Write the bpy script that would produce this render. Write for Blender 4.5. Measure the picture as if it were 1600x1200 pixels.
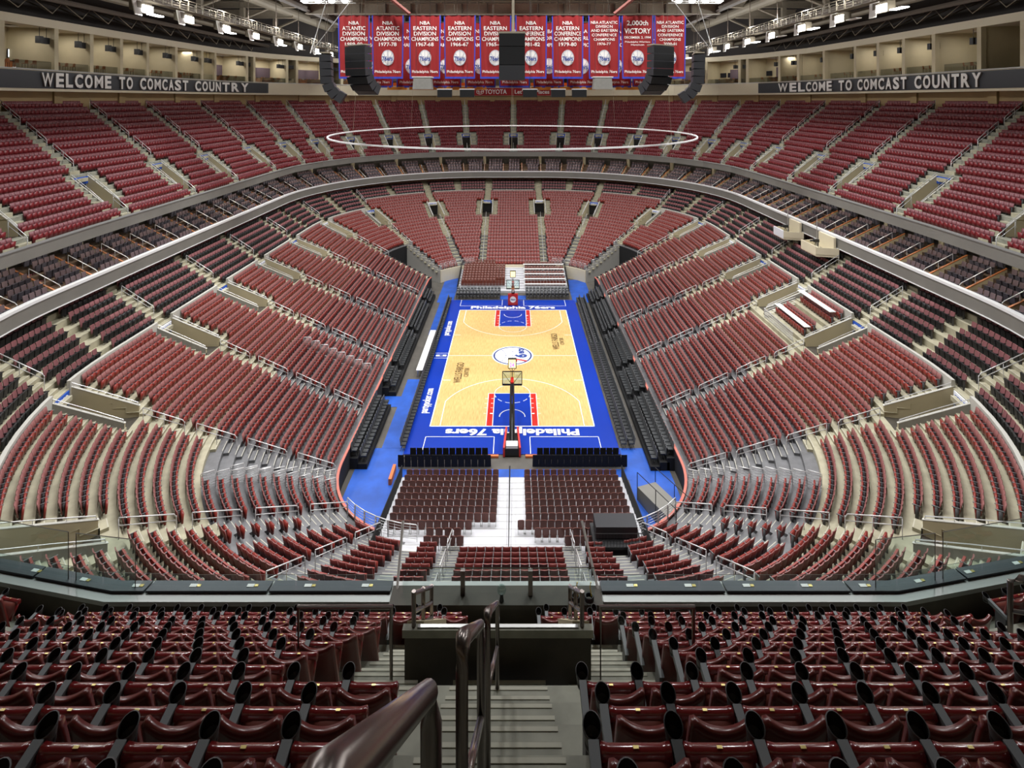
import bpy, math, random
import numpy as np
from math import sin, cos, pi, radians, sqrt, atan2, floor
random.seed(7)
S = bpy.context.scene
COL = S.collection
for o in list(bpy.data.objects): bpy.data.objects.remove(o)

# ------------------------------------------------------------------ camera
F_PX = 875.5
CAM = (0.2, -66.3, 30.38)
PPX, PPY = 803.6, 155.3
cd = bpy.data.cameras.new('camera'); cam = bpy.data.objects.new('camera', cd); COL.objects.link(cam)
cam.location = CAM; cam.rotation_euler = (pi/2, 0, 0)
cd.sensor_width = 36.0; cd.sensor_fit = 'HORIZONTAL'
cd.lens = 36.0*F_PX/1600.0
cd.shift_x = -(PPX-800)/1600.0
cd.shift_y = -(600-PPY)/1600.0
cd.clip_start = 0.05; cd.clip_end = 500
S.camera = cam

# ------------------------------------------------------------------ view, world
vs = S.view_settings
S.display_settings.display_device = 'sRGB'
vs.view_transform = 'Standard'; vs.look = 'None'; vs.gamma = 1.0; vs.use_curve_mapping = False
vs.exposure = 0.0
W = bpy.data.worlds.new('hall_air'); S.world = W; W.use_nodes = True
W.node_tree.nodes['Background'].inputs[0].default_value = (0.9, 0.95, 1.0, 1)
W.node_tree.nodes['Background'].inputs[1].default_value = 0.12
S.cycles.use_denoising = True
S.cycles.max_bounces = 6; S.cycles.diffuse_bounces = 3; S.cycles.glossy_bounces = 3
S.cycles.transmission_bounces = 4; S.cycles.transparent_max_bounces = 12
S.cycles.sample_clamp_indirect = 4.0
S.cycles.use_light_tree = True

VS = 1.15        # vertical proportion of everything people use
FLOOD = 450.0
ROOF_FILL = 900.0    # watts of each added point light that brightens the roof
BAY = 2600.0

# ------------------------------------------------------------------ materials
def lin(c):
    c = c/255.0
    return c/12.92 if c <= 0.04045 else ((c+0.055)/1.055)**2.4
def rgb(r, g, b): return (lin(r), lin(g), lin(b), 1.0)
MATS = {}
def mat(name, col, rough=0.6, metal=0.0, noise=0.0, scale=3.0, emit=None, es=1.0, coat=0.0, bump=0.0, spec=0.5, dark=None):
    if name in MATS: return MATS[name]
    m = bpy.data.materials.new(name); m.use_nodes = True
    nt = m.node_tree; b = nt.nodes['Principled BSDF']
    b.inputs['Base Color'].default_value = col
    b.inputs['Roughness'].default_value = rough
    b.inputs['Metallic'].default_value = metal
    b.inputs['Specular IOR Level'].default_value = spec
    if coat: b.inputs['Coat Weight'].default_value = coat; b.inputs['Coat Roughness'].default_value = 0.12
    if emit:
        b.inputs['Emission Color'].default_value = emit
        b.inputs['Emission Strength'].default_value = es
    if noise or bump:
        tc = nt.nodes.new('ShaderNodeTexCoord')
        nz = nt.nodes.new('ShaderNodeTexNoise'); nz.inputs['Scale'].default_value = scale
        nz.inputs['Detail'].default_value = 4
        nt.links.new(tc.outputs['Object'], nz.inputs['Vector'])
        if noise:
            mx = nt.nodes.new('ShaderNodeMix'); mx.data_type = 'RGBA'
            c2 = dark if dark else (col[0]*(1-noise), col[1]*(1-noise), col[2]*(1-noise), 1)
            mx.inputs['A'].default_value = c2; mx.inputs['B'].default_value = col
            cr = nt.nodes.new('ShaderNodeMapRange'); cr.inputs['From Min'].default_value = 0.35; cr.inputs['From Max'].default_value = 0.65
            nt.links.new(nz.outputs['Fac'], cr.inputs['Value'])
            nt.links.new(cr.outputs['Result'], mx.inputs['Factor'])
            nt.links.new(mx.outputs['Result'], b.inputs['Base Color'])
        if bump:
            bp = nt.nodes.new('ShaderNodeBump'); bp.inputs['Strength'].default_value = bump; bp.inputs['Distance'].default_value = 0.02
            nt.links.new(nz.outputs['Fac'], bp.inputs['Height']); nt.links.new(bp.outputs['Normal'], b.inputs['Normal'])
    MATS[name] = m
    return m
def glass_mat(name, tint=(0.8, 0.9, 0.88, 1), op=0.12):
    if name in MATS: return MATS[name]
    m = bpy.data.materials.new(name); m.use_nodes = True
    nt = m.node_tree; nt.nodes.clear()
    out = nt.nodes.new('ShaderNodeOutputMaterial')
    tr = nt.nodes.new('ShaderNodeBsdfTransparent'); tr.inputs[0].default_value = tint
    gl = nt.nodes.new('ShaderNodeBsdfGlossy'); gl.inputs['Roughness'].default_value = 0.03
    mx = nt.nodes.new('ShaderNodeMixShader'); mx.inputs[0].default_value = op
    nt.links.new(tr.outputs[0], mx.inputs[1]); nt.links.new(gl.outputs[0], mx.inputs[2]); nt.links.new(mx.outputs[0], out.inputs[0])
    MATS[name] = m
    return m

M_CONC = mat('painted_concrete', rgb(172, 166, 142), 0.8, noise=0.22, scale=1.3)
M_GREY = mat('grey_decking', rgb(112, 112, 114), 0.45, metal=0.2, noise=0.25, scale=2.0)
M_FCONC = mat('worn_concrete', rgb(150, 150, 136), 0.75, noise=0.3, scale=2.5, bump=0.2)
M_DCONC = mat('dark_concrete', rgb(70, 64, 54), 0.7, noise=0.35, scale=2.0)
M_TAN = mat('tan_paint', rgb(194, 182, 150), 0.6, noise=0.08, scale=0.6)
M_TAN2 = mat('tan_wall', rgb(150, 128, 88), 0.75, noise=0.12, scale=0.4)
M_CREAM = mat('cream_paint', rgb(208, 198, 172), 0.6)
M_VOMOUT = mat('vomitory_grey', rgb(140, 138, 132), 0.7, noise=0.1)
M_NOSE2 = mat('pale_step_edge', rgb(172, 170, 154), 0.7)  # thin strips along the near tread edges, lighter than the steps
M_NOSE = mat('step_nosing', rgb(190, 186, 170), 0.7)
M_FASC = mat('grey_fascia', rgb(120, 118, 112), 0.5, noise=0.1, scale=0.5)
M_FASCL = mat('light_fascia', rgb(150, 148, 142), 0.5)
M_LEDGE = mat('white_ledge', rgb(225, 225, 225), 0.3)
M_KNEE = mat('pale_grey_paint', rgb(186, 184, 176), 0.5)
M_WHITE = mat('white_paint', rgb(225, 225, 222), 0.5)
M_LEDGED = mat('dark_metal_ledge', rgb(62, 66, 72), 0.4, metal=0.3)
M_ALU = mat('brushed_aluminium', rgb(190, 190, 188), 0.35, metal=0.6)
M_ALUD = mat('weathered_aluminium', rgb(146, 148, 146), 0.45, metal=0.5)
M_RAIL = mat('galvanised_tube', rgb(205, 205, 205), 0.35, metal=0.35)
M_RAILD = mat('brown_steel_tube', rgb(126, 118, 114), 0.25, metal=0.85)
M_BLK = mat('black_metal', rgb(22, 22, 24), 0.5)
M_CLOTHB = mat('black_cloth', rgb(12, 12, 14), 0.9)
M_REDB = mat('seat_back_maroon', rgb(126, 76, 73), 0.5)
M_REDP = mat('seat_pan_red', rgb(130, 44, 36), 0.42)
M_UB = mat('upper_seat_back', rgb(106, 50, 56), 0.45)
M_UP = mat('upper_seat_pan', rgb(112, 22, 29), 0.4)
M_FSEAT = mat('maroon_vinyl', rgb(100, 36, 32), 0.3, coat=0.25)
M_FPAN = mat('maroon_shiny_plastic', rgb(116, 30, 32), 0.2, coat=1.0)
M_CUSH = mat('maroon_cushion', rgb(112, 58, 50), 0.35)
M_PLATE = mat('brass_number_plate', rgb(190, 170, 100), 0.3, metal=0.4)
M_ARM = mat('grey_armrest', rgb(104, 108, 110), 0.5)
M_ARMD = mat('dark_armrest', rgb(74, 74, 76), 0.5)
M_CUPIN = mat('cup_hollow', rgb(10, 10, 10), 0.7)
M_REAR = mat('seat_rear_shell', rgb(98, 36, 32), 0.5)
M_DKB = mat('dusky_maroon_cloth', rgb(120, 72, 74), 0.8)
M_CARP = mat('brown_carpet', rgb(104, 84, 66), 0.95, noise=0.2)
M_CLUB = mat('brown_club_cloth', rgb(100, 82, 84), 0.8)
M_CLUBP = mat('club_pan_grey', rgb(70, 66, 74), 0.7)
M_FCH = mat('black_chair_vinyl', rgb(44, 46, 48), 0.45)
M_FCHF = mat('charcoal_chair_vinyl', rgb(74, 76, 78), 0.4)
M_BRN = mat('brown_chair_plastic', rgb(98, 48, 36), 0.45)
M_STEP = mat('white_platform', rgb(198, 198, 202), 0.5, noise=0.05)
M_BLUE = mat('court_blue', rgb(0, 48, 156), 0.35, noise=0.04, scale=0.4)
M_BLUEF = mat('blue_floor_cover', rgb(30, 84, 180), 0.5, noise=0.3, scale=0.7)
M_FLOOR = mat('dark_arena_floor', rgb(88, 84, 78), 0.6, noise=0.25, scale=0.8)
M_KRED = mat('lane_red', rgb(190, 40, 32), 0.35)
M_LINE = mat('white_line', rgb(240, 240, 240), 0.4)
M_LBLUE = mat('logo_blue', rgb(40, 66, 140), 0.4)
M_LRED = mat('logo_red', rgb(190, 50, 50), 0.4)
M_TXT = mat('dark_court_lettering', rgb(100, 78, 46), 0.45)
M_PINK = mat('salmon_pad', rgb(186, 104, 90), 0.6)
M_ORANGE = mat('orange_wood_edge', rgb(200, 110, 60), 0.6)
M_BAND = mat('charcoal_sign_band', rgb(52, 54, 58), 0.5)
M_LETTER = mat('silver_letter', rgb(225, 222, 216), 0.35)
M_LETSIDE = mat('letter_side', rgb(120, 112, 106), 0.4)
M_BAN = mat('banner_red', rgb(142, 16, 20), 0.75)
M_BANB = mat('banner_blue_trim', rgb(46, 60, 170), 0.75)
M_BANW = mat('banner_white', rgb(240, 236, 230), 0.7)
M_ROOF = mat('roof_deck_brown', rgb(112, 100, 84), 0.9, noise=0.3, scale=0.15)
M_STEEL = mat('tan_steel', rgb(150, 140, 122), 0.6, noise=0.1)
M_STEELD = mat('dark_steel', rgb(84, 74, 64), 0.7)
M_RSTEEL = mat('red_oxide_steel', rgb(120, 60, 50), 0.7)
M_DKWALL = mat('navy_upper_wall', rgb(58, 54, 52), 0.9)
M_SPK = mat('speaker_grille', rgb(34, 34, 38), 0.6)
M_SPKL = mat('speaker_side_grey', rgb(84, 84, 82), 0.6)
M_LAMP = mat('lamp_glow', (1, 1, 1, 1), 0.5, emit=(1, 0.98, 0.95, 1), es=14.0)
M_HALO = mat('halo_white', rgb(235, 235, 235), 0.3)
M_TV = mat('dark_screen', rgb(26, 30, 44), 0.2)
M_TVON = mat('lit_screen', (1, 1, 1, 1), 0.3, emit=(0.8, 0.9, 1, 1), es=1.6)
M_WOOD = mat('warm_wood', rgb(176, 108, 60), 0.5)
M_SIGNB = mat('blue_sign', rgb(30, 80, 180), 0.5)
M_SIGNW = mat('white_sign', rgb(235, 238, 245), 0.5)
M_PURP = mat('suite_back_panel', rgb(84, 70, 78), 0.8)
M_CATW = mat('catwalk_tan', rgb(120, 112, 96), 0.7)
M_SHUT = mat('white_lamp_shutter', rgb(235, 232, 225), 0.4)
M_GLASS = glass_mat('clear_glass')
M_GLASSD = glass_mat('smoky_glass', (0.45, 0.47, 0.45, 1), 0.15)
M_LED = mat('score_display', (1, .9, .5, 1), 0.4, emit=(1, 0.75, 0.3, 1), es=1.5)
M_LEDR = mat('shot_clock_digits', (1, .2, .6, 1), 0.4, emit=(1, 0.1, 0.5, 1), es=2.0)
M_GRN = mat('green_leaf', rgb(80, 120, 60), 0.7)
M_BLUETRAY = mat('blue_box', rgb(30, 90, 190), 0.5)

def wood_mat():
    m = bpy.data.materials.new('maple_floor'); m.use_nodes = True
    nt = m.node_tree; b = nt.nodes['Principled BSDF']; b.inputs['Roughness'].default_value = 0.4
    tc = nt.nodes.new('ShaderNodeTexCoord'); mp = nt.nodes.new('ShaderNodeMapping')
    mp.inputs['Scale'].default_value = (9.0, 0.7, 1)
    nt.links.new(tc.outputs['Object'], mp.inputs['Vector'])
    nz = nt.nodes.new('ShaderNodeTexNoise'); nz.inputs['Scale'].default_value = 1.6; nz.inputs['Detail'].default_value = 3
    nt.links.new(mp.outputs[0], nz.inputs['Vector'])
    cr = nt.nodes.new('ShaderNodeValToRGB')
    cr.color_ramp.elements[0].position = 0.35; cr.color_ramp.elements[0].color = rgb(194, 158, 96)
    cr.color_ramp.elements[1].position = 0.62; cr.color_ramp.elements[1].color = rgb(214, 182, 120)
    nt.links.new(nz.outputs['Fac'], cr.inputs[0]); nt.links.new(cr.outputs[0], b.inputs['Base Color'])
    MATS['maple_floor'] = m
    return m
M_MAPLE = wood_mat()

# ------------------------------------------------------------------ mesh helpers
class MB:
    def __init__(s): s.v = []; s.f = []; s.m = []; s.mats = []
    def mi(s, m):
        if m not in s.mats: s.mats.append(m)
        return s.mats.index(m)
    def add(s, vs, fs, m):
        o = len(s.v); s.v += [tuple(v) for v in vs]; k = s.mi(m)
        for f in fs: s.f.append(tuple(i+o for i in f)); s.m.append(k)
        return s
    def box(s, c, h, m, ax=None):
        # centre, half sizes, optional (ux, uy) in-plane rotation vectors
        ux, uy = ax if ax else ((1, 0), (0, 1))
        P = []
        for z in (-1, 1):
            for y in (-1, 1):
                for x in (-1, 1):
                    P.append((c[0]+ux[0]*x*h[0]+uy[0]*y*h[1], c[1]+ux[1]*x*h[0]+uy[1]*y*h[1], c[2]+z*h[2]))
        return s.add(P, [(0, 2, 3, 1), (4, 5, 7, 6), (0, 1, 5, 4), (2, 6, 7, 3), (0, 4, 6, 2), (1, 3, 7, 5)], m)
    def hexa(s, P, m):   # 8 points: bottom 4 ccw, top 4 ccw
        return s.add(P, [(3, 2, 1, 0), (4, 5, 6, 7), (0, 1, 5, 4), (1, 2, 6, 5), (2, 3, 7, 6), (3, 0, 4, 7)], m)
    def tube(s, pts, r, m, n=6):
        P = [np.array(p, float) for p in pts]; rings = []
        for i, p in enumerate(P):
            a = P[max(i-1, 0)]; b = P[min(i+1, len(P)-1)]
            d = b-a; d = d/(np.linalg.norm(d)+1e-9)
            up = np.array((0, 0, 1.0)) if abs(d[2]) < 0.9 else np.array((1.0, 0, 0))
            u = np.cross(d, up); u /= np.linalg.norm(u); w = np.cross(u, d)
            if 0 < i < len(P)-1:
                d1 = P[i]-a; d1 /= np.linalg.norm(d1)+1e-9
                k = 1/max(0.5, float(np.dot(d1, d)))
            else: k = 1
            rings.append([p+r*k*(cos(2*pi*j/n)*u+sin(2*pi*j/n)*w) for j in range(n)])
        vv = [q for R in rings for q in R]; ff = []
        for i in range(len(P)-1):
            for j in range(n):
                ff.append((i*n+j, i*n+(j+1) % n, (i+1)*n+(j+1) % n, (i+1)*n+j))
        ff.append(tuple(range(n))[::-1]); ff.append(tuple((len(P)-1)*n+j for j in range(n)))
        return s.add(vv, ff, m)
    def cyl(s, p0, p1, r0, m, r1=None, n=12):
        r1 = r0 if r1 is None else r1
        a = np.array(p0, float); b = np.array(p1, float); d = b-a; d /= np.linalg.norm(d)
        up = np.array((0, 0, 1.0)) if abs(d[2]) < 0.9 else np.array((1.0, 0, 0))
        u = np.cross(d, up); u /= np.linalg.norm(u); w = np.cross(u, d)
        v = [a+r0*(cos(2*pi*j/n)*u+sin(2*pi*j/n)*w) for j in range(n)]+[b+r1*(cos(2*pi*j/n)*u+sin(2*pi*j/n)*w) for j in range(n)]
        f = [(j, (j+1) % n, n+(j+1) % n, n+j) for j in range(n)]+[tuple(range(n))[::-1], tuple(range(n, 2*n))]
        return s.add(v, f, m)
    def quad(s, a, b, c, d, m): return s.add([a, b, c, d], [(0, 1, 2, 3)], m)
    def mesh(s, name, smooth=False):
        me = bpy.data.meshes.new(name); me.from_pydata([tuple(map(float, v)) for v in s.v], [], s.f)
        for m in s.mats: me.materials.append(m)
        me.polygons.foreach_set('material_index', s.m)
        if smooth: me.polygons.foreach_set('use_smooth', [True]*len(s.f))
        me.update()
        return me
    def obj(s, name, parent=None, smooth=False, loc=None):
        return link(name, s.mesh(name, smooth), parent, loc)
def link(name, data, parent=None, loc=None, rz=0.0):
    o = bpy.data.objects.new(name, data); COL.objects.link(o)
    if parent is not None: o.parent = parent
    if loc is not None: o.location = loc
    if rz: o.rotation_euler = (0, 0, rz)
    return o
def tag(o, label=None, cat=None, group=None, kind=None):
    if label: o['label'] = label
    if cat: o['category'] = cat
    if group: o['group'] = group
    if kind: o['kind'] = kind
    return o
def empty(name, loc=(0, 0, 0), rz=0.0):
    o = link(name, None, None, loc, rz); o.empty_display_size = 0.2
    return o
ORD = ['first', 'second', 'third', 'fourth', 'fifth', 'sixth', 'seventh', 'eighth', 'ninth', 'tenth', 'eleventh', 'twelfth', 'thirteenth', 'fourteenth', 'fifteenth', 'sixteenth', 'seventeenth', 'eighteenth', 'nineteenth']
TENS = {2: ('twentieth', 'twenty'), 3: ('thirtieth', 'thirty'), 4: ('fortieth', 'forty'), 5: ('fiftieth', 'fifty'), 6: ('sixtieth', 'sixty'), 7: ('seventieth', 'seventy'), 8: ('eightieth', 'eighty'), 9: ('ninetieth', 'ninety')}
def ordw(n):
    if n < 1: return 'nearest'
    if n < 20: return ORD[n-1]
    t, u = divmod(n, 10)
    if t > 9: return 'hundred and '+ordw(n-100) if n > 100 else 'hundredth'
    return TENS[t][0] if u == 0 else TENS[t][1]+'-'+ORD[u-1]

_fc = {}
def text_mesh(txt, size, ext=0.0, bold=0.0, spacing=1.0, m=None, width=None, vert=1.0, m2=None):
    cu = bpy.data.curves.new('lettering', 'FONT'); cu.body = txt; cu.size = size; cu.extrude = ext; cu.offset = bold
    cu.space_character = spacing; cu.align_x = 'CENTER'; cu.align_y = 'CENTER'; cu.resolution_u = 3
    ob = bpy.data.objects.new('lettering', cu)
    me = bpy.data.meshes.new_from_object(ob)
    bpy.data.objects.remove(ob); bpy.data.curves.remove(cu)
    n = len(me.vertices); co = np.empty(n*3, 'f'); me.vertices.foreach_get('co', co); co = co.reshape(-1, 3)
    if n:
        w = co[:, 0].max()-co[:, 0].min(); cx = (co[:, 0].max()+co[:, 0].min())/2; cy = (co[:, 1].max()+co[:, 1].min())/2
        co[:, 0] -= cx; co[:, 1] -= cy
        if width: co[:, 0] *= width/w
        co[:, 1] *= vert
        me.vertices.foreach_set('co', co.ravel())
    me.materials.clear()
    if m: me.materials.append(m)
    if m2 and m:
        me.materials.append(m2)
        for p in me.polygons: p.material_index = 0 if abs(p.normal.z) > 0.5 else 1
    me.update()
    return me
def proj(x, y, z):
    D = y-CAM[1]
    if D < 0.3: return None
    return PPX+F_PX*(x-CAM[0])/D, PPY+F_PX*(CAM[2]-z)/D, D
def vis(x, y, z, mg=40):
    p = proj(x, y, z)
    return p is not None and -mg < p[0] < 1600+mg and -mg < p[1] < 1200+mg

# ------------------------------------------------------------------ bowl geometry
CX, CY, R0, RR = 5.5, 22.0, 8.0, 30.0
RA = RR*pi/2
TT = 2*(2*CY)+2*(2*CX)+4*RA
tTOP = 2*CY+RA+CX
def tR(y): return y+CY
def tNE(deg): return 2*CY+RR*radians(deg)
def tTop(x): return tTOP-x
def mirX(t): return (2*tTOP-t) % TT
def mirY(t): return (2*CY-t) % TT
def raw(t):
    t = t % TT
    segs = [('f', 2*CY), ('c', RA), ('f', 2*CX), ('c', RA), ('f', 2*CY), ('c', RA), ('f', 2*CX), ('c', RA)]
    cs = [(CX, CY), (-CX, CY), (-CX, -CY), (CX, -CY)]
    a0 = 0.0; i = 0
    for kind, L in segs:
        if t <= L+1e-9 or i == 7:
            q = i//2
            if kind == 'f':
                ang = q*pi/2; n = (cos(ang), sin(ang))
                c = cs[(q-1) % 4]; c2 = cs[q]
                u = t/L
                b = (c[0]+(c2[0]-c[0])*u+n[0]*R0, c[1]+(c2[1]-c[1])*u+n[1]*R0)
            else:
                ang = q*pi/2+t/RR; n = (cos(ang), sin(ang)); c = cs[q]
                b = (c[0]+n[0]*R0, c[1]+n[1]*R0)
            return (b[0], b[1], n[0], n[1])
        t -= L; i += 1
class Ring:
    def __init__(s, ts):
        ts = sorted(set(round(t % TT, 5) for t in ts)); s.ts = ts+[ts[0]+TT]
        s.nd = [raw(t) for t in s.ts]
    def node(s, t):
        t0 = s.ts[0]; t = t0+((t-t0) % TT)
        i = int(np.searchsorted(s.ts, t, 'right'))-1; i = max(0, min(i, len(s.ts)-2))
        u = (t-s.ts[i])/(s.ts[i+1]-s.ts[i]); a = s.nd[i]; b = s.nd[i+1]
        return tuple(a[k]+(b[k]-a[k])*u for k in range(4))
    def P(s, t, d):
        n = s.node(t); return (n[0]+n[2]*d, n[1]+n[3]*d)
    def between(s, ta, tb):   # node ts from ta to tb (tb > ta)
        out = [ta]
        for k in (-1, 0, 1, 2):
            for t in s.ts[:-1]:
                q = t+k*TT
                if ta+1e-4 < q < tb-1e-4: out.append(q)
        out.append(tb)
        return sorted(out)
    def frame(s, t, d):
        e = 0.05
        a = s.P(t-e, d); b = s.P(t+e, d)
        tx, ty = b[0]-a[0], b[1]-a[1]; L = math.hypot(tx, ty); tx /= L; ty /= L
        p = s.P(t, d)
        return p, (tx, ty), (ty, -tx)     # point, tangent (ccw), outward normal
fl = [0, 2*CY, 2*CY+RA, 2*CY+RA+2*CX]
arcs = [k*3.0 for k in range(0, 31)]
def quads(ts): 
    out = []
    for t in ts: out += [t, mirX(t), mirY(t), mirX(mirY(t))]
    return out
LOW = Ring(quads([tNE(a) for a in range(0, 91, 4)]+[tNE(90), tR(11), tR(0)]))
FAC = [9, 23.3, 35.8, 49, 62.4, 75, 84]
UPR = Ring(quads([tNE(a) for a in FAC]+[tR(17), tR(6)]))

def sweep(ring, prof, ta, tb, m, mb, skip=None, caps=False, closed=True):
    """prof: list of (d,z); mats m: one or list per profile edge"""
    ts = ring.between(ta, tb)
    ts2 = []
    for a, b in zip(ts[:-1], ts[1:]):
        ts2.append(a)
    ts2.append(ts[-1])
    n = len(prof); vv = []
    for t in ts2:
        nd = ring.node(t)
        for d, z in prof: vv.append((nd[0]+nd[2]*d, nd[1]+nd[3]*d, z))
    edges = list(range(n-1)) + ([n-1] if closed else [])
    for e in edges:
        fs = [(i*n+e, (i+1)*n+e, (i+1)*n+(e+1) % n, i*n+(e+1) % n) for i in range(len(ts2)-1)]
        mm = m[e] if isinstance(m, (list, tuple)) else m
        o = len(mb.v)
        if e == edges[0]: mb.v += vv; base = o
        k = mb.mi(mm)
        for f in fs: mb.f.append(tuple(q+base for q in f)); mb.m.append(k)
    if caps and closed:
        k = mb.mi(m[0] if isinstance(m, (list, tuple)) else m)
        mb.f.append(tuple(base+q for q in range(n))); mb.m.append(k)
        L = (len(ts2)-1)*n
        mb.f.append(tuple(base+L+q for q in range(n))[::-1]); mb.m.append(k)
    return mb
def tier(ring, rows, mats, ta, tb, name, holes=()):
    """rows: (d0,d1,z) treads; holes: (t0,t1,k0,k1) row faces left out"""
    cuts = set(ring.between(ta, tb))
    for h in holes:
        for q in (h[0], h[1]):
            for k in (-1, 0, 1):
                if ta < q+k*TT < tb: cuts.add(q+k*TT)
    ts = sorted(cuts); mb = MB()
    prof = []
    zprev = rows[0][2]-(0.04 if name.startswith('upper') else 0.8)
    for k, (d0, d1, z) in enumerate(rows):
        prof += [(d0, zprev), (d0, z), (d1, z)]; zprev = z
    n = len(prof)
    for t in ts:
        nd = ring.node(t)
        for d, z in prof: mb.v.append((nd[0]+nd[2]*d, nd[1]+nd[3]*d, z))
    for i in range(len(ts)-1):
        tm = (ts[i]+ts[i+1])/2
        for k in range(len(rows)):
            bad = False
            for h in holes:
                for s in (-1, 0, 1):
                    if h[0]+s*TT < tm < h[1]+s*TT and h[2] <= k <= h[3]: bad = True
            if bad: continue
            mm = mb.mi(mats[k] if isinstance(mats, list) else mats)
            for e in (3*k, 3*k+1):
                mb.f.append((i*n+e, (i+1)*n+e, (i+1)*n+e+1, i*n+e+1)); mb.m.append(mm)
    return tag(mb.obj(name), kind='structure')

def row_seats(ring, ta, tb, d, h0, h1, w=0.52):
    ts = ring.between(ta, tb); P = [ring.P(t, d) for t in ts]
    L = [0.0]
    for a, b in zip(P[:-1], P[1:]): L.append(L[-1]+math.hypot(b[0]-a[0], b[1]-a[1]))
    tot = L[-1]-h0-h1; n = int(floor(tot/w+0.02))
    if n < 1: return []
    s0 = h0+(tot-n*w)/2+w/2; out = []
    j = 0
    for i in range(n):
        s = s0+i*w
        while j < len(L)-2 and L[j+1] < s: j += 1
        u = (s-L[j])/(L[j+1]-L[j]+1e-9)
        a, b = P[j], P[j+1]; dx, dy = b[0]-a[0], b[1]-a[1]; q = math.hypot(dx, dy)
        # facing inward: left of travel direction for ccw
        out.append((a[0]+dx*u, a[1]+dy*u, -dy/q, dx/q, i, n))
    return out

# ------------------------------------------------------------------ seat meshes (local +Y = facing direction)
def shell(mb, m, w0, w1, z0, z1, y0, y1, scoop, wrap, th, nu=4, nv=2, rim=0.0, mrear=None):
    """seat back: curved shell, closed"""
    def pt(u, v, off):
        w = (w0+(w1-w0)*v)
        z = z0+(z1-z0)*v+(scoop*(abs(u)**2.2))*v - (0.03*(max(0, abs(u)-0.85)/0.15)**2)*v
        y = y0+(y1-y0)*v+wrap*u*u+off+(rim*(v**6) if off < 0 else 0)
        return (u*w, y, z*VS)
    idx = {}; vv = []
    for s, off in ((0, 0.0), (1, -th)):
        for i in range(nu+1):
            for j in range(nv+1):
                idx[(s, i, j)] = len(vv); vv.append(pt(-1+2*i/nu, j/nv, off))
    ff = []; fr = []
    for i in range(nu):
        for j in range(nv):
            ff.append((idx[0, i, j], idx[0, i, j+1], idx[0, i+1, j+1], idx[0, i+1, j]))
            fr.append((idx[1, i, j], idx[1, i+1, j], idx[1, i+1, j+1], idx[1, i, j+1]))
        ff.append((idx[0, i, nv], idx[1, i, nv], idx[1, i+1, nv], idx[0, i+1, nv]))
        ff.append((idx[0, i, 0], idx[0, i+1, 0], idx[1, i+1, 0], idx[1, i, 0]))
    for j in range(nv):
        ff.append((idx[0, 0, j], idx[1, 0, j], idx[1, 0, j+1], idx[0, 0, j+1]))
        ff.append((idx[0, nu, j], idx[0, nu, j+1], idx[1, nu, j+1], idx[1, nu, j]))
    o = len(mb.v); mb.add(vv, ff, m); k = mb.mi(mrear or m)
    for f in fr: mb.f.append(tuple(i+o for i in f)); mb.m.append(k)
    return mb
def slab(mb, m, w, y0, z0, y1, z1, th, w2=None):
    """leaning plate from (y0,z0) to (y1,z1)"""
    w2 = w2 or w
    L = math.hypot(y1-y0, z1-z0); ny, nz = -(z1-z0)/L, (y1-y0)/L
    P = [(-w, y0, z0), (w, y0, z0), (w, y0-ny*th, z0-nz*th), (-w, y0-ny*th, z0-nz*th),
         (-w2, y1, z1), (w2, y1, z1), (w2, y1-ny*th, z1-nz*th), (-w2, y1-ny*th, z1-nz*th)]
    P = [(x, y, z*VS) for x, y, z in P]
    return mb.hexa(P, m)
def seat_low(mback, mpan, marm, arm_w=0.022, tall=0.0):
    mb = MB()
    shell(mb, mback, 0.243, 0.236, 0.34, 0.90+tall, 0.0, -0.13, 0.04, 0.03, 0.05, 4, 1, mrear=M_REAR if mback is not M_CLUB else None)
    slab(mb, mpan, 0.233, 0.10, 0.17, 0.15, 0.66, 0.10)
    mb.box((-0.255, 0.11, 0.63*VS), (arm_w, 0.19, 0.02), marm)
    mb.box((-0.255, 0.08, 0.30*VS), (0.014, 0.08, 0.30*VS), M_ARMD)
    return mb
T_LOW = seat_low(M_REDB, M_REDP, M_ARM)
T_UP = seat_low(M_UB, M_UP, M_ARMD)
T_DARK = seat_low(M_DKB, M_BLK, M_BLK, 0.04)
T_CLUB = seat_low(M_CLUB, M_CLUBP, M_BLK, 0.03, 0.05)
def chair_black(m1, m2, w=0.235, zb=0.40):
    mb = MB()
    shell(mb, m1, w, w-0.02, zb, 0.92, -0.16, -0.24, 0.02, 0.03, 0.04, 4, 1)
    mb.box((0, 0.05, 0.45*VS), (0.21, 0.21, 0.04), m2)
    for x in (-0.19, 0.19):
        mb.tube([(x, -0.2, 0), (x, 0.05, 0.45*VS), (x, 0.22, 0)], 0.014, M_BLK, 4)
    return mb
T_BLK = chair_black(M_FCHF, M_FCH)
T_BLK2 = chair_black(M_CLOTHB, M_CLOTHB, 0.262, 0.03)
def chair_brown():
    mb = MB()
    shell(mb, M_BRN, 0.236, 0.228, 0.26, 0.88, -0.02, -0.10, -0.03, 0.03, 0.04, 4, 1)
    slab(mb, M_BRN, 0.22, 0.08, 0.30, 0.2, 0.64, 0.05)
    mb.box((-0.2, 0.02, 0.2*VS), (0.012, 0.1, 0.2*VS), M_ALU); mb.box((0.2, 0.02, 0.2*VS), (0.012, 0.1, 0.2*VS), M_ALU)
    return mb
T_BRN = chair_brown()

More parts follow.
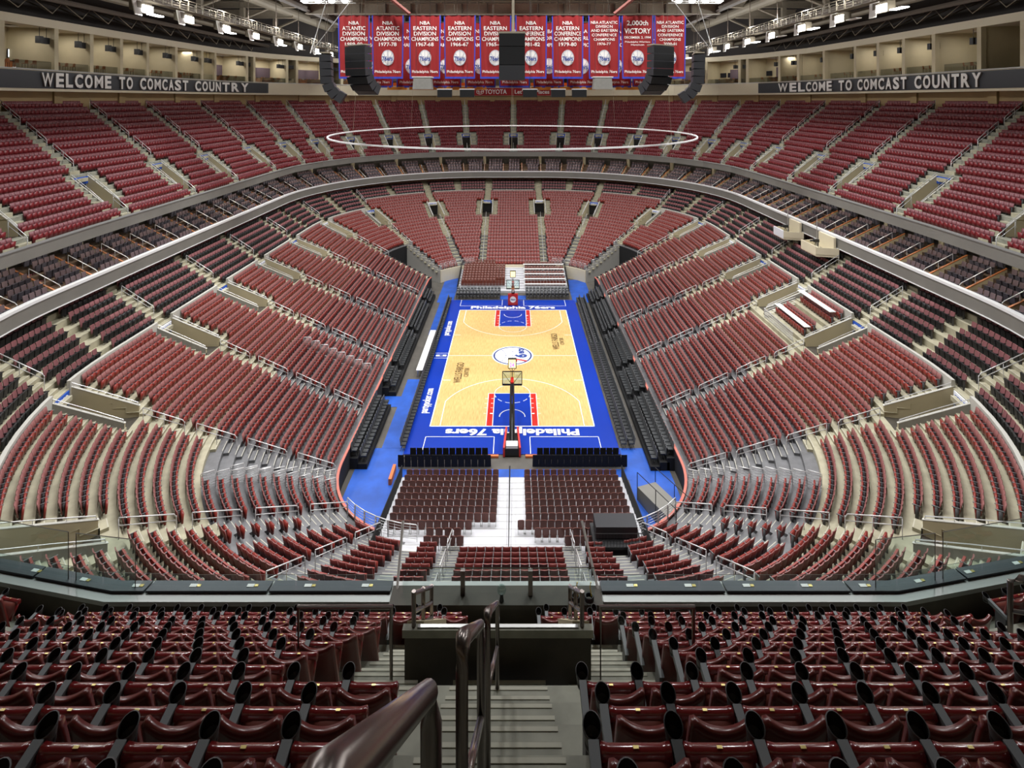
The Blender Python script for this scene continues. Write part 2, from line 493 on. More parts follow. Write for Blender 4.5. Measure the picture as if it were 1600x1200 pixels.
def merged(name, T, places):
    """one mesh of many seats; places: (x,y,z,fx,fy)"""
    if not places: return None
    v = np.array(T.v, 'f'); nv = len(v); pl = np.array(places, 'f'); n = len(pl)
    X = pl[:, 3:4]; Y = pl[:, 4:5]      # facing
    rx, ry = Y, -X                       # right vector = facing rotated -90
    out = np.empty((n, nv, 3), 'f')
    out[:, :, 0] = pl[:, 0:1]+rx*v[None, :, 0]+X*v[None, :, 1]
    out[:, :, 1] = pl[:, 1:2]+ry*v[None, :, 0]+Y*v[None, :, 1]
    out[:, :, 2] = pl[:, 2:3]+v[None, :, 2]
    me = bpy.data.meshes.new(name)
    lens = np.array([len(f) for f in T.f]); loops = np.array([i for f in T.f for i in f])
    nl = len(loops); nf = len(lens)
    me.vertices.add(n*nv); me.vertices.foreach_set('co', out.ravel())
    me.loops.add(n*nl)
    me.loops.foreach_set('vertex_index', (loops[None, :]+(np.arange(n)*nv)[:, None]).ravel().astype('i'))
    me.polygons.add(n*nf)
    st = np.concatenate([[0], np.cumsum(lens)[:-1]])
    me.polygons.foreach_set('loop_start', (st[None, :]+(np.arange(n)*nl)[:, None]).ravel().astype('i'))
    for m in T.mats: me.materials.append(m)
    me.polygons.foreach_set('material_index', np.tile(np.array(T.m), n).astype('i'))
    me.update(calc_edges=True)
    return link(name, me)

# ------------------------------------------------------------------ rows
LD, LDZ = 0.867, 0.38
def z_low(k): return 1.6+LDZ*k
low_rows_side = [(LD*k, LD*(k+1), z_low(k)) for k in range(21)]
dk = [(18.3+LD*j, 18.3+LD*(j+1), 9.85+0.537*j) for j in range(10)]
low_rows_side[-1] = (LD*20, 18.3, z_low(20))
rows_side = low_rows_side+dk
low_rows_end = [(LD*k, LD*(k+1), z_low(k)) for k in range(24)]
dke = [(20.9+LD*j, 20.9+LD*(j+1), 10.95+0.45*j) for j in range(8)]
low_rows_end[-1] = (LD*23, 20.9, z_low(23))
rows_end = low_rows_end+dke
# aisle stations of the lower bowl, right half from near centre to far centre
A_R = [mirY(tTop(3.8)), mirY(tNE(68)), mirY(tNE(44.5)), mirY(tNE(12)), tR(-15), tR(-4.9), tR(4.6), tR(15), tNE(11), tNE(36.6), tNE(66), tTop(5.3)]
A_R = [a if a < TT*0.75 else a-TT for a in A_R]
A_L = [mirX(a) for a in A_R[::-1]]
A_L = [a if a > 0 else a+TT for a in A_L]
STL = sorted(A_R+A_L)                 # 24 stations
tY1, tY2 = tNE(36.6), mirX(tNE(36.6))
tN1, tN2 = mirX(mirY(tNE(44.5))), mirY(tNE(44.5))
MINOR = [q for a in (52.5, 84.5) for q in (mirY(tNE(a)), mirX(mirY(tNE(a))))]
def zone_end(t):
    t = t % TT
    return (tY1 < t < tY2) or (tN1 < t < tN2)

VK0, VK1 = 16, 20        # rows taken by a lower vomitory
vom_l = STL
VW = 1.05                # half width of a vomitory opening
def dt(ring, t, d, w):   # parameter width for w metres at offset d
    p = ring.P(t, d); q = ring.P(t+0.2, d); return w*0.2/math.hypot(q[0]-p[0], q[1]-p[1])
holesL = []
for t in STL:
    e = dt(LOW, t, 16, VW); holesL.append((t-e, t+e, VK0, VK1))
tun = [(tNE(14), tNE(35)), (mirX(tNE(35)), mirX(tNE(14)))]
for a, b in tun: holesL.append((a, b, 0, 8))
holesL.append((mirX(mirY(tNE(80))), mirY(tNE(80)), 0, 1))
matsS = [M_CONC]*40
matsG = [M_GREY]*10+[M_CONC]*30
tier(LOW, rows_side, matsG, tN2 if tN2 < 0 else tN2-TT, tY1, 'lower_tier_steps', holesL)
tier(LOW, rows_end, matsG, tY1, tY2, 'lower_tier_steps', holesL)
tier(LOW, rows_side, matsG, tY2, tN1 if tN1 > tY2 else tN1+TT, 'lower_tier_steps', holesL)
tier(LOW, rows_end, matsG, tN1, tN2, 'lower_tier_steps', holesL)

UD, UDZ, U0 = 0.85, 0.693, 24.27
def z_up(k): return 18.76+UDZ*k
UN = 16
rows_up = [(23.5, U0, 18.3)]+[(U0+UD*k, U0+UD*(k+1), z_up(k)) for k in range(UN)]
AU_R = [mirY(tTop(0.0)), mirY(tNE(82.3)), mirY(tNE(69.2)), mirY(tNE(55.6)), mirY(tNE(42.3)), mirY(tNE(29.4)), mirY(tNE(17.2)), tR(-22.3), tR(-10.8), tR(1.0), tR(11.3), tNE(1.6), tNE(17.2), tNE(29.4), tNE(42.3), tNE(55.6), tNE(69.2), tNE(82.3)]
AU_R = [a if a < TT*0.75 else a-TT for a in AU_R]
AU_R = [a if a > -TT*0.3 else a+TT for a in AU_R]
STU = sorted(set([round(a, 3) for a in AU_R]+[round(mirX(a), 3) for a in AU_R[1:]]+[round(tTop(0.0), 3)]))
STU = sorted(set(round(s if s >= AU_R[0]-0.01 else s+TT, 3) for s in STU))
if STU[-1]-STU[0] > TT-0.5: STU = STU[:-1]
UVK0, UVK1 = 3, 6        # row list index of vomitory (row k = index-1: k 2..5)
UVW = 0.95
holesU = []
for t in STU:
    e = dt(UPR, t, 28, UVW); holesU.append((t-e, t+e, UVK0, UVK1))
tier(UPR, rows_up, M_FCONC, STU[0]-4, STU[0]-4+TT, 'upper_tier_steps', holesU)
NEAR_T = STU[0]

# ------------------------------------------------------------------ fill seats
def seat_sections(ring, stations, rows_fn, margin):
    pass
def rail_gap(k): return radians(5+1.3*k)*(8+LD*k)+0.45
low_places, dark_places = [], []
SEC_NAME = {}
for si in range(len(STL)):
    ta = STL[si]; tb = STL[(si+1) % len(STL)]
    if tb <= ta: tb += TT
    tm = (ta+tb)/2
    end = zone_end(tm)
    rows = rows_end if end else rows_side
    nred = 24 if end else 21
    pm = LOW.P(tm, 10)
    for k, (d0, d1, z) in enumerate(rows):
        d = d0+(0.66 if k < nred else 0.62)
        if k < nred:
            h = 0.62
            if VK0-1 <= k <= VK1: h = 2.0
            ha = hb = h
            parts = [(ta, tb)]
            if k <= 8:
                for (u0, u1) in tun:
                    if ta < (u0+u1)/2 < tb: parts = [(u1, tb)] if False else []
            # the four sections behind the corner tunnel on the near side are short retractable ones
            for (a, b) in parts:
                if k < 10 and abs((tb-mirY(tNE(12))+5) % TT-5) < 0.5: hb = rail_gap(k)
                if k < 10 and abs((ta-mirX(mirY(tNE(12)))+5) % TT-5) < 0.5: ha = rail_gap(k)
                if k < 2 and pm[1] < -30 and abs(pm[0]) < 5: continue
                if k < 1 and pm[1] < -30 and abs(pm[0]) < 12: continue
                if 14 <= k <= 18 and k in (14, 15, 18) and abs(ta-tR(-15)) < 0.3: continue
                sub = [a]+sorted(m_+w_ for m_ in MINOR for w_ in (-TT, 0, TT) if a < m_+w_ < b and k < 10)+[b]
                ioff = 0
                for q0, q1 in zip(sub[:-1], sub[1:]):
                    g0 = ha if q0 == a else 0.55; g1 = hb if q1 == b else 0.55
                    for s in row_seats(LOW, q0, q1, d, g0, g1):
                        ioff += 1
                        if vis(s[0], s[1], z+0.6):
                            low_places.append((s[0], s[1], z, s[2], s[3], si, k, ioff-1, s[5]))
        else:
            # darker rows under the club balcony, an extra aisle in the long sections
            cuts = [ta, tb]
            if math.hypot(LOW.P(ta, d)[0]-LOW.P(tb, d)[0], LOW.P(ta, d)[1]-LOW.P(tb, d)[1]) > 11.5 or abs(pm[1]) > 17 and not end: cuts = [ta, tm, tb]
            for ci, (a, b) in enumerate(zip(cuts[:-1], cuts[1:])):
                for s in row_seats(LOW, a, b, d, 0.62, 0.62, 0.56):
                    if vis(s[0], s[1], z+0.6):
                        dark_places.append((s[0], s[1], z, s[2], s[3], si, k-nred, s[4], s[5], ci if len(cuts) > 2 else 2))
def _unused(): pass
def is_hidden_low(p):
    q = proj(p[0], p[1], p[2]+1.0)
    return q[1] > 925
low_places = [p for p in low_places if not is_hidden_low(p)]
dark_places = [p for p in dark_places if not is_hidden_low(p)]
# dark rows on the near end sit under the deck
dark_places = [p for p in dark_places if not (p[1] < -44)]

def side_word(x, y):
    if y > 34: return 'far end'
    if y < -30: return 'near end'
    return 'right side' if x > 0 else 'left side'
def individuals(places, T, name, adj, cat, group, n=300, keyf=None, secword='section'):
    me = T.mesh(name)
    pl = sorted(places, key=lambda p: (p[1]-CAM[1])**2+(p[0]-CAM[0])**2+(p[2]-CAM[2])**2) if keyf is None else sorted(places, key=keyf)
    first = pl[:n]; rest = pl[n:]
    for p in first:
        ob = link(name, me, None, (p[0], p[1], p[2]), atan2(-p[3], p[4]))
        tag(ob, adj(p), cat, group)
    return rest
def lab_low(p):
    return 'red folding seat, row %s up, seat %s along, %s of the lower bowl near %s' % (ordw(p[6]+1), ordw(p[7]+1), secname_low(p[5]), 'rail' if p[6] < 10 else 'wall')
def secname_low(si):
    ta = STL[si]; tb = STL[(si+1) % len(STL)]
    tb = tb if tb > ta else tb+TT
    x, y = LOW.P((ta+tb)/2, 15)
    s = 'right' if x > 1 else ('left' if x < -1 else 'middle')
    # order from near centre
    r = sorted(range(len(STL)), key=lambda i: LOW.P((STL[i]+(STL[(i+1) % len(STL)] if STL[(i+1) % len(STL)] > STL[i] else STL[(i+1) % len(STL)]+TT))/2, 15)[1])
    same = [i for i in r if (LOW.P((STL[i]+(STL[(i+1) % len(STL)] if STL[(i+1) % len(STL)] > STL[i] else STL[(i+1) % len(STL)]+TT))/2, 15)[0] > 1) == (x > 1)] if s != 'middle' else [si]
    if s == 'middle': return 'near middle block' if y < 0 else 'far middle block'
    return '%s %s block' % (ordw(same.index(si)+1), s)
rest = individuals(low_places, T_LOW, 'folding_seat',
    lambda p: 'red folding seat, row %s up, place %s, %s of lower bowl' % (ordw(p[6]+1), ordw(p[7]+1), secname_low(p[5])),
    'seat', 'red folding seats of the lower bowl')
o = merged('lower_bowl_seats', T_LOW, [p[:5] for p in rest])
tag(o, 'remaining red folding seats filling the lower bowl around the court', 'seating', 'red folding seats of the lower bowl', 'stuff')
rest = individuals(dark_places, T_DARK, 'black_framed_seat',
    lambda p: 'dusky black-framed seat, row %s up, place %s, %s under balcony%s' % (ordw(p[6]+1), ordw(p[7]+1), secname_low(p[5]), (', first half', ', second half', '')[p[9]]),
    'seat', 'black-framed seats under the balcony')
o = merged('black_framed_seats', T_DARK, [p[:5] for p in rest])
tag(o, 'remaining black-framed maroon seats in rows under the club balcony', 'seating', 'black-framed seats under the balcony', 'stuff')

# upper tier
up_places = []
for si in range(len(STU)):
    ta = STU[si]; tb = STU[(si+1) % len(STU)]
    if tb <= ta: tb += TT
    for k in range(UN):
        d0, d1, z = rows_up[k+1]
        h = 0.64
        if 1.5 <= k <= 5: h = 2.15
        h0 = h1 = h
        if 2 <= k <= 7 and abs(ta-NEAR_T) < 0.5: h0 = 2.0
        if 2 <= k <= 7 and abs(tb-NEAR_T-TT) < 0.5: h1 = 2.0
        for s in row_seats(UPR, ta, tb, d0+0.69, h0, h1, 0.51):
            if vis(s[0], s[1], z+0.9, 90 if s[1] > -58 else 420) and s[1] > CAM[1]+2.2: up_places.append((s[0], s[1], z, s[2], s[3], si, k, s[4], s[5]))
near = [p for p in up_places if p[1] < -50]
far_u = [p for p in up_places if p[1] >= -50]

# detailed foreground seat ---------------------------------------------------
def det_seat():
    parts = {}
    b = MB(); shell(b, M_FSEAT, 0.258, 0.222, 0.26, 0.885, 0.12, -0.01, 0.062, 0.035, 0.045, 16, 10, rim=-0.02)
    parts['backrest'] = b.mesh('backrest', True)
    # folded pan: cushion towards the back, shiny lip on top
    c = MB()
    def cushion(nu=10, nv=8):
        vv = []; ff = []
        for i in range(nu+1):
            for j in range(nv+1):
                u = -1+2*i/nu; v = j/nv
                puff = 0.055*(1-abs(u)**6)*(1-(abs(2*v-1))**5)
                y = 0.15+0.17*v-puff*0.8; z = 0.38+0.235*v+puff*0.6
                vv.append((u*0.205*(1-0.06*(abs(2*v-1))**6), y, z*VS))
        for i in range(nu):
            for j in range(nv):
                a = i*(nv+1)+j; ff.append((a, a+1, a+nv+2, a+nv+1))
        return vv, ff
    vv, ff = cushion(); c.add(vv, ff, M_CUSH)
    parts['seat_cushion'] = c.mesh('seat_cushion', True)
    p = MB()
    slab(p, M_FPAN, 0.215, 0.18, 0.37, 0.36, 0.61, 0.035)
    # lip
    prof = [(0.31, 0.60), (0.315, 0.635), (0.345, 0.655), (0.385, 0.645), (0.40, 0.615), (0.385, 0.58)]
    xs = [-0.222, -0.212, -0.16, 0, 0.16, 0.212, 0.222]; hz = [-0.02, 0.0, -0.012, -0.012, -0.012, 0.0, -0.02]
    vv = [(x, y, (z+hz[i])*VS) for i, x in enumerate(xs) for (y, z) in prof]
    n = len(prof); ff = [(i*n+j, (i+1)*n+j, (i+1)*n+j+1, i*n+j+1) for i in range(len(xs)-1) for j in range(n-1)]
    ff += [tuple(range(n)), tuple((len(xs)-1)*n+j for j in range(n))[::-1]]
    p.add(vv, ff, M_FPAN)
    parts['seat_pan'] = p.mesh('seat_pan', True)
    q = MB(); q.box((0, 0.348, 0.6435*VS+0.002), (0.017, 0.009, 0.002), M_PLATE); parts['number_plate'] = q.mesh('number_plate')
    a = MB()
    P = [(-0.03, -0.02, 0.56), (0.03, -0.02, 0.56), (0.03, 0.36, 0.58), (-0.03, 0.36, 0.58), (-0.027, -0.06, 0.60), (0.027, -0.06, 0.60), (0.033, 0.38, 0.655), (-0.033, 0.38, 0.655)]
    a.hexa([(x, y, z*VS) for x, y, z in P], M_ARM)
    parts['armrest'] = a.mesh('armrest')
    g = MB()
    n = 18; cy = 0.44; ring = lambda r, z, tilt: [(r*cos(2*pi*j/n), cy+r*1.12*sin(2*pi*j/n), (z+tilt*sin(2*pi*j/n))*VS) for j in range(n)]
    R = [ring(0.040, 0.55, 0), ring(0.057, 0.66, 0.02), ring(0.061, 0.672, 0.02), ring(0.054, 0.674, 0.02), ring(0.046, 0.57, 0)]
    vv = [v for r in R for v in r]
    def rf(i): return [(i*n+j, i*n+(j+1) % n, (i+1)*n+(j+1) % n, (i+1)*n+j) for j in range(n)]
    g.add(vv, rf(0)+rf(1)+rf(2)+[tuple(range(n))[::-1]], M_ARMD)
    o2 = len(g.v); g.add(vv, rf(3)+[tuple(4*n+j for j in range(n))], M_CUPIN)
    parts['cup_holder'] = g.mesh('cup_holder', True)
    s = MB(); s.box((0, 0.12, 0.28*VS), (0.02, 0.11, 0.28*VS), M_ARMD); s.box((0, 0.12, 0.012), (0.045, 0.16, 0.012), M_ARMD)
    parts['stanchion'] = s.mesh('stanchion')
    return parts
DP = det_seat()
near_sorted = sorted(near, key=lambda p: (p[1]-CAM[1])**2+(p[0]-CAM[0])**2)
ind = near_sorted[:300]; restn = near_sorted[300:]
proto = None
def copy_tree(src, parent=None):
    c = src.copy(); COL.objects.link(c)
    if parent: c.parent = parent
    for ch in src.children: copy_tree(ch, c)
    return c
def make_seat():
    e = empty('arena_seat')
    for nme in ('backrest', 'seat_cushion', 'seat_pan'): link(nme, DP[nme], e)
    link('number_plate', DP['number_plate'], [c for c in e.children if c.name.startswith('seat_pan')][0])
    return e
proto = None
seat_protos = {}
def arm(e, x):
    a = link('armrest', DP['armrest'], e, (x, 0, 0)); link('cup_holder', DP['cup_holder'], a)
    link('stanchion', DP['stanchion'], e, (x, 0, 0))
p_l = make_seat(); arm(p_l, -0.255)
p_e = make_seat(); arm(p_e, -0.255); arm(p_e, 0.255)
used = {id(p_l): False, id(p_e): False}
mid_i = [i for i, s in enumerate(STU) if abs(s-NEAR_T) < 0.5][0]
for p in ind:
    last = p[7] == 0
    base = p_e if last else p_l
    if used[id(base)]: e = copy_tree(base)
    else: e = base; used[id(base)] = True
    e.location = (p[0], p[1], p[2]); e.rotation_euler = (0, 0, atan2(-p[3], p[4]))
    right = p[0] > -0.2
    # block counted from the centre stairs
    dist = ((STU[p[5]]-NEAR_T) % TT) if right else ((NEAR_T-STU[(p[5]+1) % len(STU)]) % TT)
    block = 'of centre stairs' if dist < 1 else 'in the outer corner block'
    idx = p[7]+1 if right else p[8]-p[7]
    tag(e, 'glossy maroon seat, %s row behind front ledge, %s seat %s %s' % (ordw(p[6]+1), ordw(idx), 'right' if right else 'left', block), 'seat', 'maroon folding seats in the foreground')
for b in (p_l, p_e):
    if not used[id(b)]:
        for c in list(b.children): bpy.data.objects.remove(c)
o = merged('upper_tier_seats', T_UP, [p[:5] for p in restn+far_u])
tag(o, 'remaining deep red seats filling the upper tier around the arena', 'seating', 'red seats of the upper tier', 'stuff')

# ------------------------------------------------------------------ aisle steps (half-height blocks), vomitories
def aisle_steps(ring, t, rows, ks, name, m, w=0.6, nose=True):
    mb = MB(); NM = M_NOSE2 if ring.P(t, 25)[1] < -50 else M_NOSE
    for k in ks:
        d0, d1, z = rows[k]
        if k == 0: continue
        zp = rows[k-1][2]
        (x, y), tg, n = ring.frame(t, d0)
        dd = 0.40
        c = (x-n[0]*dd/2, y-n[1]*dd/2, (zp+(z+zp)/2)/2)
        mb.box(c, (w, dd/2, (z-zp)/4), M_GREY if (k < 10 and name.startswith('lower') and y < 12) else m, (tg, n))
        if not nose: continue
        mb.box((x-n[0]*(dd-0.03), y-n[1]*(dd-0.03), (z+zp)/2+0.004), (w, 0.02, 0.003), NM, (tg, n))
        mb.box((x+n[0]*0.04, y+n[1]*0.04, z+0.004), (w, 0.02, 0.003), NM, (tg, n))
    if mb.f: tag(mb.obj(name), kind='structure')
for i, t in enumerate(STL):
    x, y = LOW.P(t, 10)
    if y < -52: continue
    rows = rows_end if zone_end(t+0.01) or zone_end(t-0.01) else rows_side
    ks = [k for k in range(len(rows)) if not (VK0-1 <= k <= VK1+0)]
    tunl = any(a-1.5 < t < b+1.5 for a, b in tun)
    aisle_steps(LOW, t, rows, ks, 'lower_aisle_steps', M_CONC)
    for s in (-1, 1):
        aisle_steps(LOW, t+s*dt(LOW, t, 16, VW+0.55), rows, range(VK0, VK1+1), 'lower_aisle_steps', M_CONC, 0.42)
for t in MINOR: aisle_steps(LOW, t, rows_side, range(2, 10), 'lower_aisle_steps', M_CONC, 0.5)
for i, t in enumerate(STU):
    x, y = UPR.P(t, 30)
    if not (vis(x, y, 22, 300) or y > -40): continue
    mm = M_FCONC if y < -50 else M_CONC
    aisle_steps(UPR, t, rows_up, [k for k in range(1, len(rows_up)) if not (UVK0 <= k <= UVK1)], 'upper_aisle_steps', mm, 0.62)
    for s in (-1, 1):
        aisle_steps(UPR, t+s*dt(UPR, t, 28, UVW+0.62), rows_up, range(UVK0-1, UVK1+(4 if abs(t-NEAR_T) < 0.5 else 2)), 'upper_aisle_steps', mm, 0.5)

def aisle_name(x, y, level):
    return ''
def order_label(stations, ring, d):
    # name each station by side and count from the far centre
    out = {}
    L = sorted([t for t in stations if ring.P(t, d)[0] < -0.6], key=lambda t: (tt(t)), reverse=False)
    R = sorted([t for t in stations if ring.P(t, d)[0] > 0.6], key=lambda t: tt(t), reverse=True)
    for i, t in enumerate(L): out[t] = '%s aisle left of far centre' % ordw(i+1)
    for i, t in enumerate(R): out[t] = '%s aisle right of far centre' % ordw(i+1)
    for t in stations:
        if t not in out: out[t] = 'centre aisle at the %s end' % ('far' if ring.P(t, d)[1] > 0 else 'near')
    return out
def tt(t): return ((t-tTOP+TT/2) % TT)-TT/2+tTOP
NL = order_label(STL, LOW, 10); NU = order_label(STU, UPR, 28)

sign_cache = {}
def vomitory(ring, t, rows, k0, k1, w, wallt, name, label, cat, ztop_in, ztop_out, sign_txt, sm, tm, near=False):
    """open stair well: two side walls, back header with sign, dark doorway"""
    din = rows[k0][0]; dout = rows[k1][1]
    (xi, yi), tg, n = ring.frame(t, din)
    (xo, yo), _, _ = ring.frame(t, dout)
    zf = rows[k0-1][2]; L = dout-din
    e = empty(name, (xi, yi, zf), atan2(n[1], n[0])-pi/2)   # local +Y outward, X = along
    zb = rows[k1][2]-zf
    m1 = M_TAN; m2 = M_VOMOUT
    for s, pn in ((-1, 'side_wall'), (1, 'side_wall')):
        mb = MB(); x0 = s*w; x1 = s*(w+wallt)
        zi, zo = ztop_in, zb+ztop_out
        a, b = min(x0, x1), max(x0, x1)
        P = [(a, 0, -0.2), (b, 0, -0.2), (b, L, -0.2), (a, L, -0.2), (a, 0, zi), (b, 0, zi), (b, L, zo), (a, L, zo)]
        mb.hexa(P, m1)
        # outer face cladding in grey
        o = s*(w+wallt+0.012)
        mb.add([(o, 0, -0.2), (o, L, -0.2), (o, L, zo), (o, 0, zi)], [(0, 1, 2, 3)], m2)
        wl = mb.obj('side_wall', e)
        cp = MB(); cp.hexa([(a-0.01, -0.04, zi), (b+0.01, -0.04, zi), (b+0.01, L+0.04, zo), (a-0.01, L+0.04, zo), (a-0.01, -0.04, zi+0.04), (b+0.01, -0.04, zi+0.04), (b+0.01, L+0.04, zo+0.04), (a-0.01, L+0.04, zo+0.04)], M_KNEE)
        cp.obj('coping', wl)
        rl = MB(); xr = s*(w+wallt/2)
        rl.tube([(xr, 0.05, zi+0.05), (xr, 0.1, zi+0.25), (xr, L*0.5, (zi+zo)/2+0.27), (xr, L, zo+0.27)], 0.025, M_RAIL, 5)
        for u in (0.3, 0.6, 0.95): rl.tube([(xr, L*u, zi+(zo-zi)*u), (xr, L*u, zi+(zo-zi)*u+0.27)], 0.015, M_RAIL, 4)
        rl.obj('top_rail', wl)
    hb = MB(); dh = min(2.1*VS, zb+0.4)
    hb.box((0, L+0.1, (zb+0.25+dh)/2 if zb+0.25 > dh else dh), (w+wallt, 0.1, max(0.2, (zb+0.25-dh)/2)), M_CREAM)
    hb.obj('header', e)
    dd = MB(); dd.box((0, L+0.9, dh/2-0.2), (w, 0.8, dh/2+0.2), M_BLK); dd.obj('doorway_dark', e)  # solid black block paints in the dark inside of the doorway
    ff = MB(); ff.box((0, L/2, -0.12), (w, L/2, 0.1), M_DCONC if not near else M_FCONC); ff.obj('landing', e)
    if sign_txt:
        sg = MB(); sg.box((0, L-0.06, max(dh, zb-0.2)-0.12), (w*0.8, 0.04, 0.3), sm); so = sg.obj('sign_board', e)
        key = (sign_txt, tm.name)
        if key not in sign_cache:
            sign_cache[key] = text_mesh(sign_txt, 0.34, 0.004, 0.008, m=tm, width=w*1.3)
        tx = link('lettering', sign_cache[key], so, (0, L-0.11, max(dh, zb-0.2)-0.12)); tx.rotation_euler = (pi/2, 0, 0)
    tag(e, label, cat)
    return e
for i, t in enumerate(STL):
    x, y = LOW.P(t, 16)
    if not (y > -46 and vis(x, y, 9, 400)): continue
    rows = rows_end if zone_end(t) else rows_side
    blue = (i % 2 == 0)
    vomitory(LOW, t, rows_side, VK0, VK1, VW, 0.16, 'vomitory', 'tan walled entry stairwell with GEICO sign, lower bowl, %s' % NL[t], 'vomitory', 0.75, 0.75,
             'GEICO', M_SIGNB if blue else M_SIGNW, M_SIGNW if blue else M_SIGNB)
for i, t in enumerate(STU):
    x, y = UPR.P(t, 28)
    if y < -45 or not vis(x, y, 22, 500): continue
    vomitory(UPR, t, rows_up, UVK0, UVK1, UVW, 0.14, 'vomitory', 'tan walled entry stairwell with blue sign, upper tier, %s' % NU[t], 'vomitory', 0.6, 0.55,
             'UPPER', M_SIGNB, M_SIGNW) if False else vomitory(UPR, t, rows_up, UVK0, UVK1, UVW, 0.14, 'vomitory', 'tan walled entry stairwell with blue sign board, upper tier, %s' % NU[t], 'vomitory', 0.6, 0.55, None, M_SIGNB, M_SIGNW)

# blue sign boards of the upper stairwells
sb = MB(); sb.box((0, 0, 0), (0.9, 0.04, 0.36), M_SIGNB); sb.box((-0.42, -0.045, 0.02), (0.26, 0.01, 0.2), M_SIGNW); sb.box((0.38, -0.045, 0.02), (0.3, 0.01, 0.14), M_SIGNW)
sbm = sb.mesh('sign_board')
for v in [o for o in bpy.data.objects if o.name.startswith('vomitory') and 'upper tier' in o.get('label', '')]:
    link('sign_board', sbm, v, (0, UD*4-0.12, 2.85))

# ------------------------------------------------------------------ structure rings
def ring_obj(ring, prof, m, name, ta=0.0, tb=None, caps=False, closed=True, label=None):
    mb = MB(); sweep(ring, prof, ta, ta+TT if tb is None else tb, m, mb, caps=caps, closed=closed)
    return tag(mb.obj(name), kind='structure')
# front wall of the lower bowl with salmon pad on top, open at the corner tunnels
def low_wall(ta, tb):
    ring_obj(LOW, [(-0.18, 0), (0.0, 0), (0.0, 1.7), (-0.18, 1.7)], M_CLOTHB, 'trim_court_wall', ta, tb, True)
    ring_obj(LOW, [(-0.19, 1.7), (0.0, 1.7), (0.0, 1.81), (-0.19, 1.81)], M_PINK, 'trim_wall_pad', ta, tb, True)
tA, tB, tC, tD = tNE(14), tNE(35), mirX(tNE(35)), mirX(tNE(14))
low_wall(tD-TT if tD > TT/2 else tD, tA) if False else None
nmA, nmB = mirX(mirY(tNE(64))), mirY(tNE(64))
low_wall(tD, nmA if nmA > tD else nmA+TT)
low_wall(nmB if nmB < tA+TT else nmB-TT, tA+TT)
# far end: grey railing wall instead of the pad
ring_obj(LOW, [(-0.18, 0), (0.0, 0), (0.0, 2.0), (-0.18, 2.0)], [M_CREAM]*4, 'trim_far_wall', tB, tC, True)
# tunnel sides and ends; the black ones paint in the darkness inside
for a, b in tun:
    for t in (a, b):
        mb = MB(); 
        for k in range(9):
            p, tg, n = LOW.frame(t, LD*k)
            q = LOW.P(t, LD*(k+1)); z = z_low(k)+(0.45 if t in (tB, tC) else 0.15)
            mb.hexa([(p[0]-tg[0]*.1, p[1]-tg[1]*.1, 0), (p[0]+tg[0]*.1, p[1]+tg[1]*.1, 0), (q[0]+tg[0]*.1, q[1]+tg[1]*.1, 0), (q[0]-tg[0]*.1, q[1]-tg[1]*.1, 0),
                     (p[0]-tg[0]*.1, p[1]-tg[1]*.1, z), (p[0]+tg[0]*.1, p[1]+tg[1]*.1, z), (q[0]+tg[0]*.1, q[1]+tg[1]*.1, z), (q[0]-tg[0]*.1, q[1]-tg[1]*.1, z)], M_FASCL if t in (tB, tC) else M_CLOTHB)
        tag(mb.obj('trim_tunnel_side'), kind='structure')
    ring_obj(LOW, [(LD*9-0.1, 0), (LD*9, 0), (LD*9, z_low(9)-0.05), (LD*9-0.1, z_low(9)-0.05)], [M_CLOTHB]*4, 'trim_tunnel_end', a, b, True)
# white knee walls that divide red from dusky seats, broken at every aisle
wn = 0
for si in range(len(STL)):
    ta = STL[si]; tb = STL[(si+1) % len(STL)]
    tb = tb if tb > ta else tb+TT
    end = zone_end((ta+tb)/2); d = 20.85 if end else 18.25; z = (10.95 if end else 9.85)
    if LOW.P((ta+tb)/2, 18)[1] < -47: continue
    g = dt(LOW, ta, d, 1.1)
    pr = [(d-0.02, z-0.5), (d+0.22, z-0.5), (d+0.22, z+0.55), (d-0.02, z+0.55)]
    mb = MB(); sweep(LOW, pr, ta+g, tb-g, M_KNEE, mb, caps=True)
    tag(mb.obj('trim_knee_wall'), kind='structure')
# wall behind the lower bowl
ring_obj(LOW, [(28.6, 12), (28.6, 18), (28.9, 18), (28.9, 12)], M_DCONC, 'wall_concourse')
# club balcony: fascia, ledge, floor
CLD = 22.5
ring_obj(LOW, [(CLD, 13.9), (CLD+0.35, 13.75), (CLD+6.5, 13.75), (CLD+6.5, 14.0), (CLD+0.35, 14.0), (CLD+0.35, 15.0), (CLD, 15.0)],
         [M_FASC, M_FASC, M_FASC, M_TAN, M_TAN, M_TAN, M_FASC], 'trim_club_fascia')
ring_obj(LOW, [(CLD-0.06, 15.0), (CLD+0.62, 15.0), (CLD+0.62, 15.12), (CLD-0.06, 15.22)], M_LEDGE, 'trim_club_ledge')
ring_obj(LOW, [(CLD-0.05, 13.84), (CLD+0.04, 13.84), (CLD+0.04, 13.92), (CLD-0.05, 13.92)], M_LEDGE, 'trim_club_fascia_edge')
club_rows = [(CLD+0.9+0.95*k, CLD+0.9+0.95*(k+1), 14.15+0.48*k) for k in range(5)]
club_rows[-1] = (club_rows[-1][0], 29.2, club_rows[-1][2])
tier(LOW, club_rows, M_CARP, 0, TT, 'club_tier_steps')
ring_obj(LOW, [(29.2, 15.5), (29.2, 18.6), (29.4, 18.6), (29.4, 15.5)], M_TAN2, 'wall_club_back')
